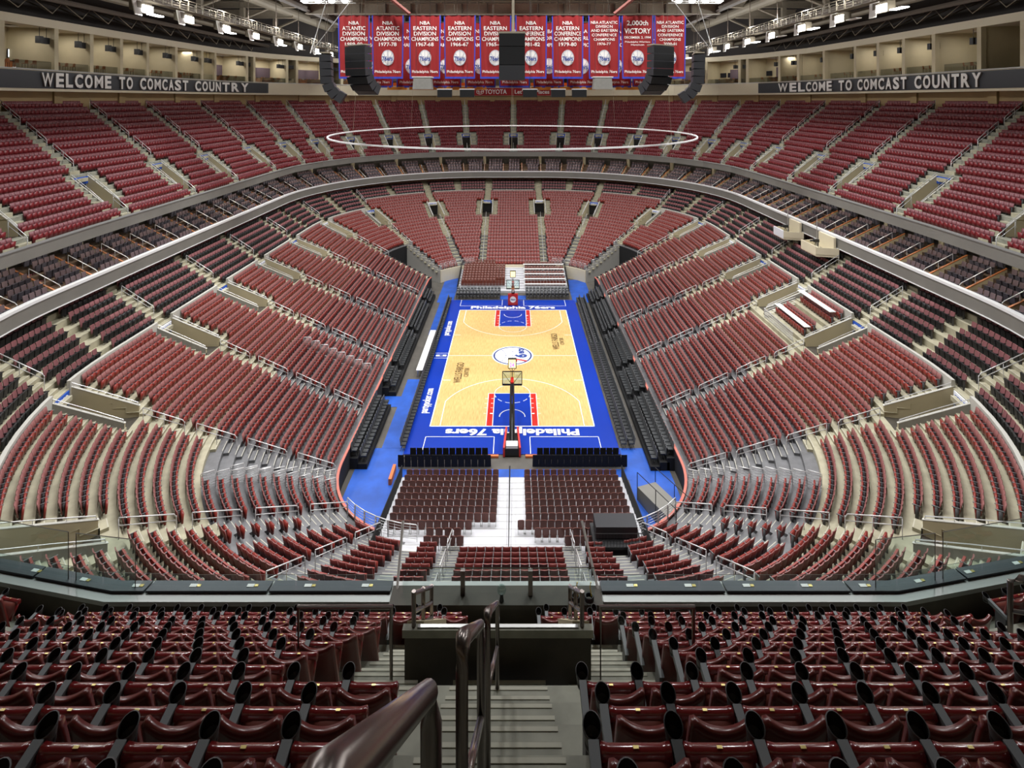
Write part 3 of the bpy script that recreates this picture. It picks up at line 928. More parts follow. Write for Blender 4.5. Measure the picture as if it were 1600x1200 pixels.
# upper tier fascia and parapet
UF = 23.55
UFN = 23.95
def upper_rings(fn):
    for (uf, a, c_) in ((UF, NEAR_T+26, NEAR_T+TT-26), (UFN, NEAR_T-26, NEAR_T+26)): fn(uf, a, c_)
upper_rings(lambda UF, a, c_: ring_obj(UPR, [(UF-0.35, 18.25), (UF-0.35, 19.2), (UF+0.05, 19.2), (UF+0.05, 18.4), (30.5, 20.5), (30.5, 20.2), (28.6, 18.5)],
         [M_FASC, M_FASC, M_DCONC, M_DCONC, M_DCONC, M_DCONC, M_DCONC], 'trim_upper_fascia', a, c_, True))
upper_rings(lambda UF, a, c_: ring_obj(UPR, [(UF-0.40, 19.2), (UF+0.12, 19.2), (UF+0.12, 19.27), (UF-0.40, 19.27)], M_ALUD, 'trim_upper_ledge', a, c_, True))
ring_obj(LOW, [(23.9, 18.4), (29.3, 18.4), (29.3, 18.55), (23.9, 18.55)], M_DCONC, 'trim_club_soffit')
# wall above the upper tier, sign band, suite floor, back, soffit
UB = U0+UD*UN
def pr(d0, d1, z0, z1): return [(d0, z0), (d1, z0), (d1, z1), (d0, z1)]
ring_obj(UPR, pr(UB, UB+0.3, 27, 31.4), M_TAN2, 'wall_upper')
ring_obj(UPR, pr(UB-1.0, UB+6, 31.25, 31.45), M_CREAM, 'trim_band_underside')
ring_obj(UPR, pr(UB-0.95, UB-0.7, 31.45, 33.5), M_CREAM, 'trim_band_wall')
ring_obj(UPR, pr(UB-1.05, UB-0.65, 33.5, 33.62), M_ALU, 'trim_band_rail')
ring_obj(UPR, pr(UB-0.7, UB+6, 33.3, 33.42), M_DCONC, 'floor_suites')
ring_obj(UPR, pr(UB+4.6, UB+4.8, 33.4, 39.5), M_TAN, 'wall_suite_back')
ring_obj(UPR, [(UB-0.9, 38.2), (UB-0.9, 39.1), (UB-0.4, 39.1), (UB+5, 39.3), (UB+5, 38.4), (UB-0.4, 38.2)], M_CREAM, 'trim_suite_beam')
ring_obj(UPR, pr(UB+3, UB+3.2, 39.2, 56), M_DKWALL, 'wall_roof')
# roof
mb = MB(); mb.box((0, 0, 56), (62, 78, 0.2), M_ROOF); tag(mb.obj('ceiling'), kind='structure')

# pilasters and suite columns
for i, t in enumerate(STU):
    x, y = UPR.P(t, UB)
    if y < -20 or not vis(x, y, 32, 60): continue
    for off, nm in ((0.5, 'trim_pilaster'),):
        p, tg, n = UPR.frame(t+4.2, UB-0.1)
        mb = MB(); mb.box((p[0], p[1], 29.5), (0.55, 0.15, 1.85), M_TAN2, (tg, n)); tag(mb.obj(nm), kind='structure')
    for o2 in (0.0, 5.2):
        p, tg, n = UPR.frame(t+o2, UB-0.55)
        mb = MB(); mb.box((p[0], p[1], 35.9), (0.28, 0.28, 2.4), M_TAN, (tg, n))
        q = UPR.P(t+o2, UB+2.2); mb.box((q[0], q[1], 35.9), (0.1, 2.4, 2.4), M_TAN, (tg, n))
        tag(mb.obj('trim_suite_column'), kind='structure')
# suites: bar cabinet, screen, glass front, high tables
suite_n = 0
def tdir(i): return 'left' if i < 0 else 'right'
tv_m = MB(); tv_m.box((0, 0, 0), (0.75, 0.06, 0.48), M_BLK); tv_s = MB(); tv_s.box((0, 0.065, 0), (0.7, 0.005, 0.43), M_TV)
tv_on = MB(); tv_on.box((0, 0.065, 0), (0.7, 0.005, 0.43), M_TVON)
TVm, TVs, TVo = tv_m.mesh('screen_case'), tv_s.mesh('screen_panel'), tv_on.mesh('screen_panel')
cab = MB(); cab.box((0, 0, 1.6), (1.9, 0.2, 1.6), M_PURP); CABm = cab.mesh('alcove_panel')
cnt = MB(); cnt.box((0, 0, 0.55), (1.7, 0.3, 0.55), M_WOOD); cnt.box((0, 0, 1.13), (1.8, 0.38, 0.04), M_TV); CNT = cnt.mesh('bar_counter')
stl = MB()
shell(stl, M_WOOD, 0.2, 0.18, 0.7, 1.05, -0.15, -0.2, 0.0, 0.03, 0.04, 4, 1); stl.box((0, 0, 0.72*VS), (0.2, 0.2, 0.03), M_WOOD)
for a in (-1, 1):
    for b in (-1, 1): stl.box((a*0.16, b*0.16, 0.35*VS), (0.015, 0.015, 0.35*VS), M_BLK)
STO = stl.mesh('bar_stool')
grp = {}
def suite_label(t):
    x, y = UPR.P(t, UB)
    s = 'left' if x < 0 else 'right'
    grp[s] = grp.get(s, 0)+1
    return s, grp[s]
sts = [t for t in STU if UPR.P(t, UB)[1] > -20]
for t in sorted(sts, key=lambda t: UPR.P(t, UB)[1]):
    for o2 in (2.6, 8.0):
        tc = t+o2
        p, tg, n = UPR.frame(tc, UB+4.2)
        if not vis(p[0], p[1], 35, 30) or abs(p[0]) < 18: continue
        s, k = suite_label(tc)
        rz = atan2(n[1], n[0])-pi/2
        e = empty('suite_bar', (p[0], p[1], 33.42), rz)
        link('alcove_panel', CABm, e, (0, 0.1, 0)); link('bar_counter', CNT, e, (0, -1.2, 0))
        tag(e, 'wooden bar counter with dusky back panel, %s open suite from near end, %s side' % (ordw(k), s), 'bar', 'bars inside the open suites')
        p2, tg2, n2 = UPR.frame(tc+2.1, UB+4.4)
        e = empty('wall_screen', (p2[0], p2[1], 35.5), rz+pi)
        link('screen_case', TVm, e); link('screen_panel', TVo if (s == 'left' and k == 1) else TVs, e)
        tag(e, 'flat dark screen on back wall of the %s open suite from near end, %s side' % (ordw(k), s), 'screen', 'screens inside the open suites')
        # hanging monitor pair at front
        p3, tg3, n3 = UPR.frame(tc-2.2, UB-0.2)
        e = empty('hanging_monitor', (p3[0], p3[1], 36.8), rz)
        a = MB(); a.box((0, 0, 0), (0.5, 0.12, 0.35), M_BLK, None); a.box((-0.9, 0, 0.05), (0.25, 0.25, 0.38), M_BLK)
        a.obj('monitor_body', e); b = MB(); b.tube([(0, 0, 0.35), (0, 0, 1.4)], 0.03, M_BLK, 5); b.tube([(-0.9, 0, 0.35), (-0.9, 0, 1.4)], 0.03, M_BLK, 5); b.obj('drop_pole', e)
        tag(e, 'small black monitor and loudspeaker hung over the %s open suite, %s side' % (ordw(k), s), 'monitor', 'monitors hanging at the suite fronts')
        for q in range(4):
            p4, _, n4 = UPR.frame(tc-2+q*1.1, UB+1.0)
            ob = link('bar_stool', STO, None, (p4[0], p4[1], 33.42), rz+random.uniform(-.5, .5))
            tag(ob, '%s wooden bar stool in the %s open suite from near end, %s side' % (ordw(q+1), ordw(k), s), 'stool', 'stools in the open suites')
        pl, _, _ = UPR.frame(tc, UB+1.8)
        ld = bpy.data.lights.new('suite_light', 'AREA'); ld.shape = 'SQUARE'; ld.size = 1.5; ld.energy = 120; ld.color = (1, 0.95, 0.88)
        e = empty('suite_ceiling_lamp', (pl[0], pl[1], 38.1)); b = MB(); b.box((0, 0, 0.05), (0.5, 0.5, 0.03), M_WHITE); b.obj('diffuser', e); link('suite_light', ld, e, (0, 0, -0.05))
        tag(e, 'square ceiling lamp inside the %s open suite from near end, %s side' % (ordw(k), s), 'lamp', 'ceiling lamps of the suites')
        g = MB(); pa = UPR.P(tc-2.4, UB-0.6); pb = UPR.P(tc+2.4, UB-0.6)
        g.quad((pa[0], pa[1], 33.62), (pb[0], pb[1], 33.62), (pb[0], pb[1], 34.5), (pa[0], pa[1], 34.5), M_GLASSD)
        tag(g.obj('suite_front_glass'), 'smoky glass front panel of the %s open suite from near end, %s side' % (ordw(k), s), 'glass panel', 'glass fronts of the suites')

# ------------------------------------------------------------------ sign band lettering
def t_for(px, d, ring, lo, hi):
    # station where column px crosses the curve at offset d
    best = None
    for i in range(4001):
        t = lo+(hi-lo)*i/4000
        x, y = ring.P(t, d); q = proj(x, y, 30)
        if q is None: continue
        e = abs(q[0]-px)
        if best is None or e < best[0]: best = (e, t)
    return best[1]
BD = UB-0.95
NEsp = (tR(-20), tTop(2)); NWsp = (mirX(tTop(2)), mirX(tR(-20)))
def band_panel(ta, tb, name, label, m, dd=0.05):
    mb = MB(); sweep(UPR, [(BD-dd, 31.55), (BD, 31.55), (BD, 33.42), (BD-dd, 33.42)], ta, tb, m, mb, caps=True)
    e = empty(name, (0, 0, 0)); mb.obj('sign_board', e); tag(e, label, 'sign'); return e
tl = t_for(419, BD, UPR, *NWsp); eL = band_panel(tl, mirX(tR(-20)), 'welcome_sign', 'charcoal band reading WELCOME TO COMCAST COUNTRY in silver letters, left side', M_BAND)
trr = t_for(1185, BD, UPR, *NEsp); eR = band_panel(tR(-20), trr, 'welcome_sign', 'charcoal band reading WELCOME TO COMCAST COUNTRY in silver letters, right side', M_BAND)
def band_text(e, txt, t0, t1, sgn):
    adv = {'W': 1.25, 'M': 1.15, 'I': 0.5, ' ': 0.75, 'E': 0.9, 'L': 0.85, 'T': 0.9}
    a = [adv.get(c, 1.0) for c in txt]; tot = sum(a); s = 0
    for c, w in zip(txt, a):
        t = t0+(t1-t0)*(s+w/2)/tot; s += w
        if c == ' ': continue
        p, tg, n = UPR.frame(t, BD-0.12)
        Lw = abs(t1-t0)/tot*w*0.80*(UPR_scale(t))
        key = 'L'+c
        if key not in sign_cache: sign_cache[key] = text_mesh(c, 2.0, 0.12, 0.03 if c in 'MW' else 0.075, m=M_LETTER, m2=M_LETSIDE, width=1.0, vert=1.04)
        o = link('letter_'+c.lower(), sign_cache[key], e, (p[0], p[1], 32.5))
        # letters face inward: local X runs clockwise, local Z of text -> -n
        o.rotation_euler = (pi/2, 0, atan2(n[1], n[0])-pi/2)
        o.scale = (Lw, 1, 1)
def UPR_scale(t):
    a = UPR.P(t, BD); b = UPR.P(t+0.5, BD); return math.hypot(a[0]-b[0], a[1]-b[1])/0.5
band_text(eL, 'WELCOME TO COMCAST COUNTRY', t_for(60, BD, UPR, *NWsp), t_for(388, BD, UPR, *NWsp), 1)
band_text(eR, 'WELCOME TO COMCAST COUNTRY', t_for(1216, BD, UPR, *NEsp), t_for(1538, BD, UPR, *NEsp), 1)
y0 = UPR.P(tTOP, BD)[1]
e = empty('car_maker_sign', (-0.2, y0-0.12, 32.2)); b = MB(); b.box((0, 0, 0), (9.4, 0.06, 0.9), M_BAN); b.obj('sign_board', e)
t = link('lettering', text_mesh('TOYOTA', 1.5, 0.01, 0.02, m=M_WHITE, width=5.2), e, (-4.0, -0.08, 0)); t.rotation_euler = (pi/2, 0, 0)
t = link('lettering', text_mesh("Let's Go Places", 1.3, 0.01, 0.02, m=M_WHITE, width=8.2), e, (4.6, -0.08, 0)); t.rotation_euler = (pi/2, 0, 0)
b = MB()
for (rx, rz_) in ((0.85, 0.6), (0.35, 0.58), (0.8, 0.28)):
    b.tube([(-7.7+rx*cos(a*pi/10), -0.09, rz_*sin(a*pi/10)+(0.2 if rz_ < 0.3 else 0)) for a in range(21)], 0.06, M_WHITE, 4)
b.obj('oval_emblem', e)
tag(e, 'red sign reading TOYOTA and Lets Go Places on the far centre band', 'sign')

# ------------------------------------------------------------------ hand rails on the aisles
rail_cache = {}
def rail_mesh(L, rise, m, r=0.03, h=0.95, posts=3):
    key = (round(L, 2), round(rise, 2), m.name, r, h, posts)
    if key in rail_cache: return rail_cache[key]
    top = MB(); s = rise/L; H = h*VS
    top.tube([(0, 0.02, H*0.45), (0, 0.0, H*0.8), (0, 0.12, H), (0, L, H+s*L)], r, m, 6)
    top.tube([(0, 0.0, H*0.62), (0, L, H*0.62+s*L)], r*0.85, m, 6)
    ps = MB(); ps.tube([(0, 0, -0.25), (0, 0, H*0.96)], r*0.85, m, 6); pm = ps.mesh('post', True)
    rail_cache[key] = (top.mesh('rail_bars', True), [((0, L*i/(posts-1), s*L*i/(posts-1)-(0.1 if i == 0 else 0)), pm) for i in range(posts)])
    return rail_cache[key]
def handrail(ring, t, d, L, rise, z, label, m=M_RAIL, r=0.03, off=0.0, group=None, posts=3, h=0.95):
    p, tg, n = ring.frame(t, d)
    e = empty('handrail', (p[0]+tg[0]*off, p[1]+tg[1]*off, z), atan2(n[1], n[0])-pi/2)
    a, b = rail_mesh(L, rise, m, r, h, posts)
    link('rail_bars', a, e)
    for lc, pm in b: link('post', pm, e, lc)
    tag(e, label, 'handrail', group)
for t in STL:
    x, y = LOW.P(t, 8)
    if y < -40: continue
    for j, k in enumerate((0, 4, 8, 12)):
        if y > 25 and k < 8 and abs(x) > 9: continue
        L = LD*3.1; p = LOW.P(t, LD*k)
        if not vis(p[0], p[1], z_low(k), 10) or proj(p[0], p[1], z_low(k))[1] > 930: continue
        handrail(LOW, t, LD*k+0.1, L, LDZ*3.1, z_low(k), 'galvanised handrail, %s up the lower bowl on %s' % (ordw(j+1), NL[t]), group='handrails of the lower bowl')
    ez = zone_end(t)
    if not ez:
        for off in (0,):
            p = LOW.P(t, 19.2)
            if vis(p[0], p[1], 11, 10): handrail(LOW, t, 19.3, LD*3.4, 0.537*3.4, 10.4, 'galvanised handrail between dusky seats above the wall on %s' % NL[t], group='handrails under the balcony')
for t in STU:
    x, y = UPR.P(t, 30)
    if y < -48: continue
    for j, k in enumerate((6.7, 9.8, 12.9)):
        p = UPR.P(t, U0+UD*k)
        if not vis(p[0], p[1], z_up(k), 10): continue
        handrail(UPR, t, U0+UD*k, UD*2.4, UDZ*2.4, z_up(k)-0.1, 'grey handrail, %s down from the wall on upper %s' % (ordw(3-j), NU[t]), off=-0.0, group='handrails of the upper tier')
    p = UPR.P(t, U0)
    if vis(p[0], p[1], z_up(0), 10):
        handrail(UPR, t, U0+0.3, UD*1.7, UDZ*1.7, z_up(0)-0.1, 'short grey handrail below the stairwell on upper %s' % NU[t], group='short handrails of the upper tier', posts=2)

# ------------------------------------------------------------------ club level: dividers, seats, soffit lamps
club_places = []
ND = 74
DIVT = [TT*(i+0.5)/ND for i in range(ND)]
s = MB()
H = 0.95
s.hexa([(-0.05, 0, 0), (0.05, 0, 0), (0.05, 3.9, 0), (-0.05, 3.9, 0), (-0.05, 0, 0.35), (0.05, 0, 0.35), (0.05, 3.9, 2.25), (-0.05, 3.9, 2.25)], M_TAN); DV1 = s.mesh('knee_wall')
s = MB(); s.hexa([(-0.08, 0, 0.35), (0.08, 0, 0.35), (0.08, 3.9, 2.25), (-0.08, 3.9, 2.25), (-0.08, 0, 0.42), (0.08, 0, 0.42), (0.08, 3.9, 2.32), (-0.08, 3.9, 2.32)], M_WOOD); DV2 = s.mesh('wood_cap')
s = MB(); s.tube([(0, 0, 0.3), (0, 0, 0.95), (0, 0.15, 1.1), (0, 2.6, 2.4), (0, 2.6, 1.6)], 0.03, M_RAIL, 6); s.tube([(0, 1.3, 1.0), (0, 1.3, 1.7)], 0.025, M_RAIL, 5); DV3 = s.mesh('rail')
s = MB(); s.box((0, 0, 0), (0.75, 0.12, 0.05), M_LAMP); SL1 = s.mesh('diffuser')
s = MB(); s.box((0, 0, 0.08), (0.8, 0.16, 0.04), M_WHITE); SL2 = s.mesh('housing')
cn = {'left': 0, 'right': 0}
def orderkey(t): return abs(tt(t)-tTOP)
for t in sorted(DIVT, key=orderkey):
    p, tg, n = LOW.frame(t, CLD+1.0)
    if p[1] < -46 or not vis(p[0], p[1], 15, 20): continue
    sd = 'left' if p[0] < 0 else 'right'; cn[sd] += 1
    rz = atan2(n[1], n[0])-pi/2
    e = empty('box_divider', (p[0], p[1], 14.1), rz)
    link('knee_wall', DV1, e); link('wood_cap', DV2, e); link('rail', DV3, e)
    tag(e, 'sloping club box divider with wood cap and rail, %s %s of far centre' % (ordw(cn[sd]), sd), 'divider', 'club box dividers')
    q, tg, n = LOW.frame(t+TT/ND/2, CLD+2.6)
    e = empty('soffit_lamp', (q[0], q[1], 18.26), rz)
    link('diffuser', SL1, e); link('housing', SL2, e)
    tag(e, 'white lamp under the upper tier over club boxes, %s %s of far centre' % (ordw(cn[sd]), sd), 'lamp', 'lamps over the club boxes')
    ld = bpy.data.lights.new('soffit_light', 'AREA'); ld.shape = 'RECTANGLE'; ld.size = 1.4; ld.size_y = 0.3; ld.energy = 36; ld.color = (1, 0.93, 0.82)
    lo = link('soffit_light', ld, e, (0, 0, -0.07))
    pc, tg, n = LOW.frame(t, 28.4)
    if cn[sd] % 2 == 0:
        mb = MB(); mb.box((pc[0], pc[1], 16.9), (0.3, 0.3, 1.6), M_TAN, (tg, n)); tag(mb.obj('trim_club_column'), kind='structure')
for i in range(ND):
    ta = DIVT[i]; tb = ta+TT/ND
    for k in range(5):
        d = CLD+0.9+0.95*k+0.55
        for q in row_seats(LOW, ta, tb, d, 0.2 if k > 0 else 0.4, 0.9, 0.6):
            if q[1] > -46 and vis(q[0], q[1], 15, 20): club_places.append((q[0], q[1], 14.15+0.48*k, q[2], q[3], i, k, q[4], q[5]))
def club_lab(p):
    dd = abs(tt(DIVT[p[5]]+TT/ND/2)-tTOP); n_ = int(dd/(TT/ND))+1
    return 'brown club armchair, row %s, place %s, box %s %s of far centre' % (ordw(p[6]+1), ordw(p[7]+1), ordw(n_), 'left' if p[0] < 0 else 'right')
rest = individuals(club_places, T_CLUB, 'club_armchair', club_lab, 'seat', 'brown armchairs of the club balcony')
o = merged('club_armchairs', T_CLUB, [p[:5] for p in rest])
tag(o, 'remaining brown armchairs in the club balcony boxes', 'seating', 'brown armchairs of the club balcony', 'stuff')

# camera platforms hanging from the club fascia on the right
def platform(yc, txtm, lab, name, hw=2.0):
    e = empty(name, (13.5+CLD-0.2, yc, 13.0))
    b = MB(); b.hexa([(-2.2, -hw+0.6, 0), (0, -hw, 0), (0, hw, 0), (-2.2, hw-0.6, 0), (-2.2, -hw+0.6, 0.25), (0, -hw, 0.25), (0, hw, 0.25), (-2.2, hw-0.6, 0.25)], M_CREAM); b.obj('deck', e)
    b = MB(); b.box((-2.2, 0, 0.6), (0.05, hw-0.6, 0.5), txtm); b.hexa([(-2.2, -hw+0.6, 0.1), (0, -hw, 0.1), (0, -hw+0.08, 0.1), (-2.2, -hw+0.68, 0.1), (-2.2, -hw+0.6, 1.0), (0, -hw, 1.0), (0, -hw+0.08, 1.0), (-2.2, -hw+0.68, 1.0)], M_CREAM)
    b.hexa([(-2.2, hw-0.68, 0.1), (0, hw-0.08, 0.1), (0, hw, 0.1), (-2.2, hw-0.6, 0.1), (-2.2, hw-0.68, 1.0), (0, hw-0.08, 1.0), (0, hw, 1.0), (-2.2, hw-0.6, 1.0)], M_CREAM)
    b.obj('parapet', e)
    b = MB(); b.box((-0.1, 0, 1.2), (0.12, hw*0.7, 0.85), M_CREAM); b.tube([(-0.3, hw*.8, 0.2), (-0.3, hw*.8, 3.4)], 0.05, M_ALU); b.obj('backing', e)
    b = MB(); b.box((-1.2, 0.3, 1.3), (0.3, 0.18, 0.16), M_BLK); b.cyl((-1.5, 0.3, 1.3), (-1.85, 0.3, 1.25), 0.09, M_BLK); 
    for a in (0, 2.1, 4.2): b.tube([(-1.2, 0.3, 1.15), (-1.2+0.4*cos(a), 0.3+0.4*sin(a), 0.25)], 0.025, M_BLK, 4)
    b.obj('camera_on_tripod', e)
    tag(e, lab, 'platform')
platform(4.5, M_SIGNW, 'camera platform with white and blue panel hanging from right balcony, farther one', 'camera_platform', 1.9)
platform(-2.7, M_CREAM, 'cream camera platform hanging from right balcony, nearer one', 'camera_platform', 2.2)

# ------------------------------------------------------------------ arena floor and court
mb = MB(); mb.box((0, 0, -0.2), (42, 58, 0.2), M_FLOOR); tag(mb.obj('floor'), kind='structure')
def flat(name, rects, z, m, parent=None):
    mb = MB()
    for (x0, y0, x1, y1) in rects: mb.box(((x0+x1)/2, (y0+y1)/2, z), (abs(x1-x0)/2, abs(y1-y0)/2, 0.004), m)
    return mb.obj(name, parent)
# blue covers: corners and left walkway
bc = MB()
for i_, (x0, y0, x1, y1) in enumerate(((-12.9, -31, -9.35, -17.5), (9.35, -31, 12.9, -17.5), (-11.4, 17.5, -9.0, 29), (9.0, 17.5, 12, 28), (-11.35, -17.5, -9.6, -5.5), (-10.9, 6, -9.6, 19), (-9.6, -21.6, 9.6, -20.3), (-2, 18.7, 2, 20.4), (-13.2, -11.0, -11.3, -9.0))):
    bc.box(((x0+x1)/2, (y0+y1)/2, 0.004+0.002*i_), (abs(x1-x0)/2, abs(y1-y0)/2, 0.004), M_BLUEF)
tag(bc.obj('trim_blue_floor_cover'), kind='structure')
court = empty('basketball_court', (0, 0, 0)); tag(court, 'basketball court of pale maple with blue border, red lanes and white lettering', 'court')
b = MB(); b.box((0, 0, 0.03), (9.3, 18.4, 0.03), M_BLUE); b.obj('blue_border', court)
b = MB(); b.box((0, 0, 0.062), (7.62, 14.33, 0.004), M_MAPLE); b.obj('maple_field', court)
ZL = 0.070
def line(mb, pts, w, m=M_LINE, z=ZL):
    for (a, b) in zip(pts[:-1], pts[1:]):
        dx, dy = b[0]-a[0], b[1]-a[1]; L = math.hypot(dx, dy)
        if L < 1e-6: continue
        ux, uy = dx/L, dy/L
        mb.box(((a[0]+b[0])/2, (a[1]+b[1])/2, z), (L/2+w*0.3, w/2, 0.002), m, ((ux, uy), (-uy, ux)))
def arc(cx, cy, r, a0, a1, n=28): return [(cx+r*cos(radians(a0+(a1-a0)*i/n)), cy+r*sin(radians(a0+(a1-a0)*i/n))) for i in range(n+1)]
LW = 0.07
ln = MB()
line(ln, [(-7.62, -14.33), (7.62, -14.33), (7.62, 14.33), (-7.62, 14.33), (-7.62, -14.33)], 0.1)
line(ln, [(-7.62, 0), (7.62, 0)], LW)
for s in (-1, 1):
    by = s*14.33; hy = s*(14.33-1.575)
    th = math.degrees(math.acos(6.71/7.24))
    pts = [(x, hy+(-s)*abs(y)) for x, y in arc(0, 0, 7.24, th, 180-th)]
    line(ln, [(6.71, by)]+pts+[(-6.71, by)], LW)
    line(ln, [(x, s*(14.33-5.8)-s*abs(y)) for x, y in arc(0, 0, 1.83, 0, 180)], LW)
    for u in (-1, 1):
        line(ln, [(u*7.62, s*5.8), (u*6.7, s*5.8)], LW)
        line(ln, [(u*2.44, by), (u*2.44, s*8.53), (0, s*8.53)], LW, z=ZL+0.004)
        line(ln, [(u*1.83, by), (u*1.83, s*8.53)], LW, z=ZL+0.006)
        for yy, l in ((2.1, 0.16), (3.1, 0.06), (3.9, 0.06), (4.8, 0.06)):
            line(ln, [(u*1.83, s*(14.33-yy)), (u*2.1, s*(14.33-yy))], l, z=ZL+0.006)
            line(ln, [(u*2.5, s*(14.33-yy)), (u*2.75, s*(14.33-yy))], 0.04, z=ZL+0.006)
    line(ln, [(x, hy-s*abs(y)) for x, y in arc(0, 0, 1.22, 0, 180)], 0.1, z=ZL+0.006)
    for a in range(0, 180, 30):
        line(ln, [(x, s*8.53+s*abs(y)) for x, y in arc(0, 0, 1.83, a+6, a+22, 4)], LW, z=ZL+0.006)
    # sideline boxes behind the baseline
    for u in (-1, 1):
        line(ln, [(u*1.6, s*18.35), (u*1.6, s*15.95), (u*7.75, s*15.95), (u*7.75, s*18.35)], 0.06)
for yy in (-0.62, 0.62): line(ln, [(-9.2, yy), (-7.7, yy)], 0.06)
ln.obj('white_lines', court)
for s in (-1, 1):
    lb = MB(); lb.box((0, s*11.43, 0.069), (1.83, 2.9, 0.002), M_BLUE); lb.obj('blue_lane', court)
    for u in (-1, 1):
        lr = MB(); lr.box((u*2.14, s*11.43, 0.069), (0.3, 2.9, 0.002), M_KRED); lr.obj('red_lane_edge', court)
def disc(mb, cx, cy, r, z, m, n=48): mb.add([(cx+r*cos(2*pi*i/n), cy+r*sin(2*pi*i/n), z) for i in range(n)], [tuple(range(n))], m)
lg = MB(); disc(lg, 0, 0, 2.45, 0.080, M_LINE)
line(lg, arc(0, 0, 2.18, 0, 360, 48), 0.18, M_LBLUE, 0.086)
line(lg, [(-2.1, 0), (2.1, 0)], 0.05, M_LBLUE, 0.086); line(lg, [(0, -2.1), (0, 2.1)], 0.05, M_LBLUE, 0.086)
for u in (-1, 1):
    line(lg, [(u*(3.0-x), y) for x, y in arc(0, 0, 2.2, -42, 42, 12)], 0.05, M_LBLUE, 0.086)
    line(lg, [(x, u*(3.2-y)) for x, y in arc(0, 0, 2.2, 48, 132, 12)], 0.05, M_LBLUE, 0.086)
lgo = lg.obj('centre_emblem', court)
def floor_text(txt, size, x, y, rz, m, width, parent, vert=1.0, bold=0.02, name='lettering'):
    o = link(name, text_mesh(txt, size, 0.001, bold, m=m, width=width, vert=vert), parent, (x, y, 0.092), rz); return o
floor_text('7', 1.9, 0.95, -1.15, pi/2, M_LRED, 0.9, lgo, 1.0, 0.08); floor_text('6', 1.9, 0.95, -0.1, pi/2, M_LBLUE, 0.95, lgo, 1.0, 0.08); floor_text('ers', 1.3, 1.05, 1.15, pi/2, M_LBLUE, 1.4, lgo, 1.0, 0.05)
floor_text('Philadelphia 76ers', 1.3, 0, -15.15, pi, M_LINE, 12.2, court, 1.0, 0.045)
floor_text('Philadelphia 76ers', 1.3, 0, 15.15, 0, M_LINE, 12.2, court, 1.0, 0.045)
floor_text('WELLS FARGO', 1.15, -5.95, -4.1, pi/2, M_TXT, 4.6, court, 1.0, 0.01); floor_text('CENTER', 0.7, -5.1, -4.1, pi/2, M_TXT, 2.0, court, 1.0, 0.005)
floor_text('WELLS FARGO', 1.15, 5.3, 3.9, pi/2, M_TXT, 4.6, court, 1.0, 0.01); floor_text('CENTER', 0.7, 6.15, 3.9, pi/2, M_TXT, 2.0, court, 1.0, 0.005)
for yy in (-9.9, 7.9):
    floor_text('partypoker.com', 1.1, -8.5, yy, pi/2, M_LINE, 4.6, court, 1.0, 0.02); floor_text('legal online gaming', 0.4, -7.95, yy+0.8, pi/2, M_LINE, 3.0, court, 1.0, 0.0) if False else None
b = MB(); b.box((-8.45, 0, 0.074), (0.62, 0.2, 0.003), M_LINE); b.box((-8.45, 0, 0.078), (0.2, 0.16, 0.003), M_LBLUE); b.obj('league_mark', court)

# ------------------------------------------------------------------ floor chairs and risers
blk = []
def line_chairs(lst, x0, y0, x1, y1, z, fx, fy, w, row):
    L = math.hypot(x1-x0, y1-y0); n = int(L/w)
    i0 = sum(1 for q in lst if q[5] == row)
    for i in range(n):
        u = (i+0.5)/n; lst.append((x0+(x1-x0)*u, y0+(y1-y0)*u, z, fx, fy, row, 0, i+i0, n))
line_chairs(blk, 9.75, -17.8, 9.75, 18.2, 0, -1, 0, 0.55, 'right courtside line')
line_chairs(blk, 10.45, -17.8, 10.45, 18.2, 0, -1, 0, 0.55, 'second right courtside line')
line_chairs(blk, -9.45, -18.0, -9.45, 18.2, 0, 1, 0, 0.55, 'left courtside line')
ris = MB()
for j, (x, z) in enumerate(((11.75, 0.35), (12.5, 0.7), (13.1, 1.05))):
    ris.box((x, 0, z/2), (0.4, 20.5, z/2), M_CLOTHB)
    for a, b in ((-20.3, -11.3), (-10.3, -5.4), (-4.4, 4.1), (5.1, 14.5), (15.5, 19.8)):
        line_chairs(blk, x, a, x, b, z, -1, 0, 0.52, 'right riser line %s' % ordw(j+1))
tag(ris.obj('portable_riser'), 'long black stepped riser carrying charcoal chairs, right side of court', 'riser')
ris = MB()
for j, (x, z) in enumerate(((-12.3, 0.45), (-13.05, 0.9))):
    for a, b in ((-20.3, -11.3), (-9.0, 19.8)):
        ris.box((x, (a+b)/2, z/2), (0.4, (b-a)/2, z/2), M_CLOTHB)
    for a, b in ((-20.2, -11.4), (-8.8, -5.4), (-4.4, 4.1), (5.1, 14.5), (15.5, 19.6)):
        line_chairs(blk, x, a, x, b, z, 1, 0, 0.52, 'left riser line %s' % ordw(j+1))
tag(ris.obj('portable_riser'), 'long black stepped riser carrying charcoal chairs, left side of court', 'riser')
def chair_lab(kind, p, n0=0): return '%s, %s, place %s counted from the near end' % (kind, p[5], ordw(p[7]+1))
blk2 = []
for j, (y, z, xs) in enumerate(((-18.9, 0, ((-8.6, -2.0), (2.1, 9.0))), (-20.0, 0.1, ((-9.4, -1.7), (1.7, 9.5))))):
    for a, b in xs:
        line_chairs(blk2, a, y, b, y, z, 0, 1, 0.52, '%s row behind near baseline, %s' % (ordw(j+1), 'left of basket' if a < 0 else 'right of basket'))
for j in range(3):
    for a, b in ((-8.7, -1.9), (1.9, 8.6)):
        line_chairs(blk, a, 18.95+0.75*j, b, 18.95+0.75*j, 0.12*j, 0, -1, 0.52, '%s far baseline row, %s' % (ordw(j+1), 'left half' if a < 0 else 'right half'))
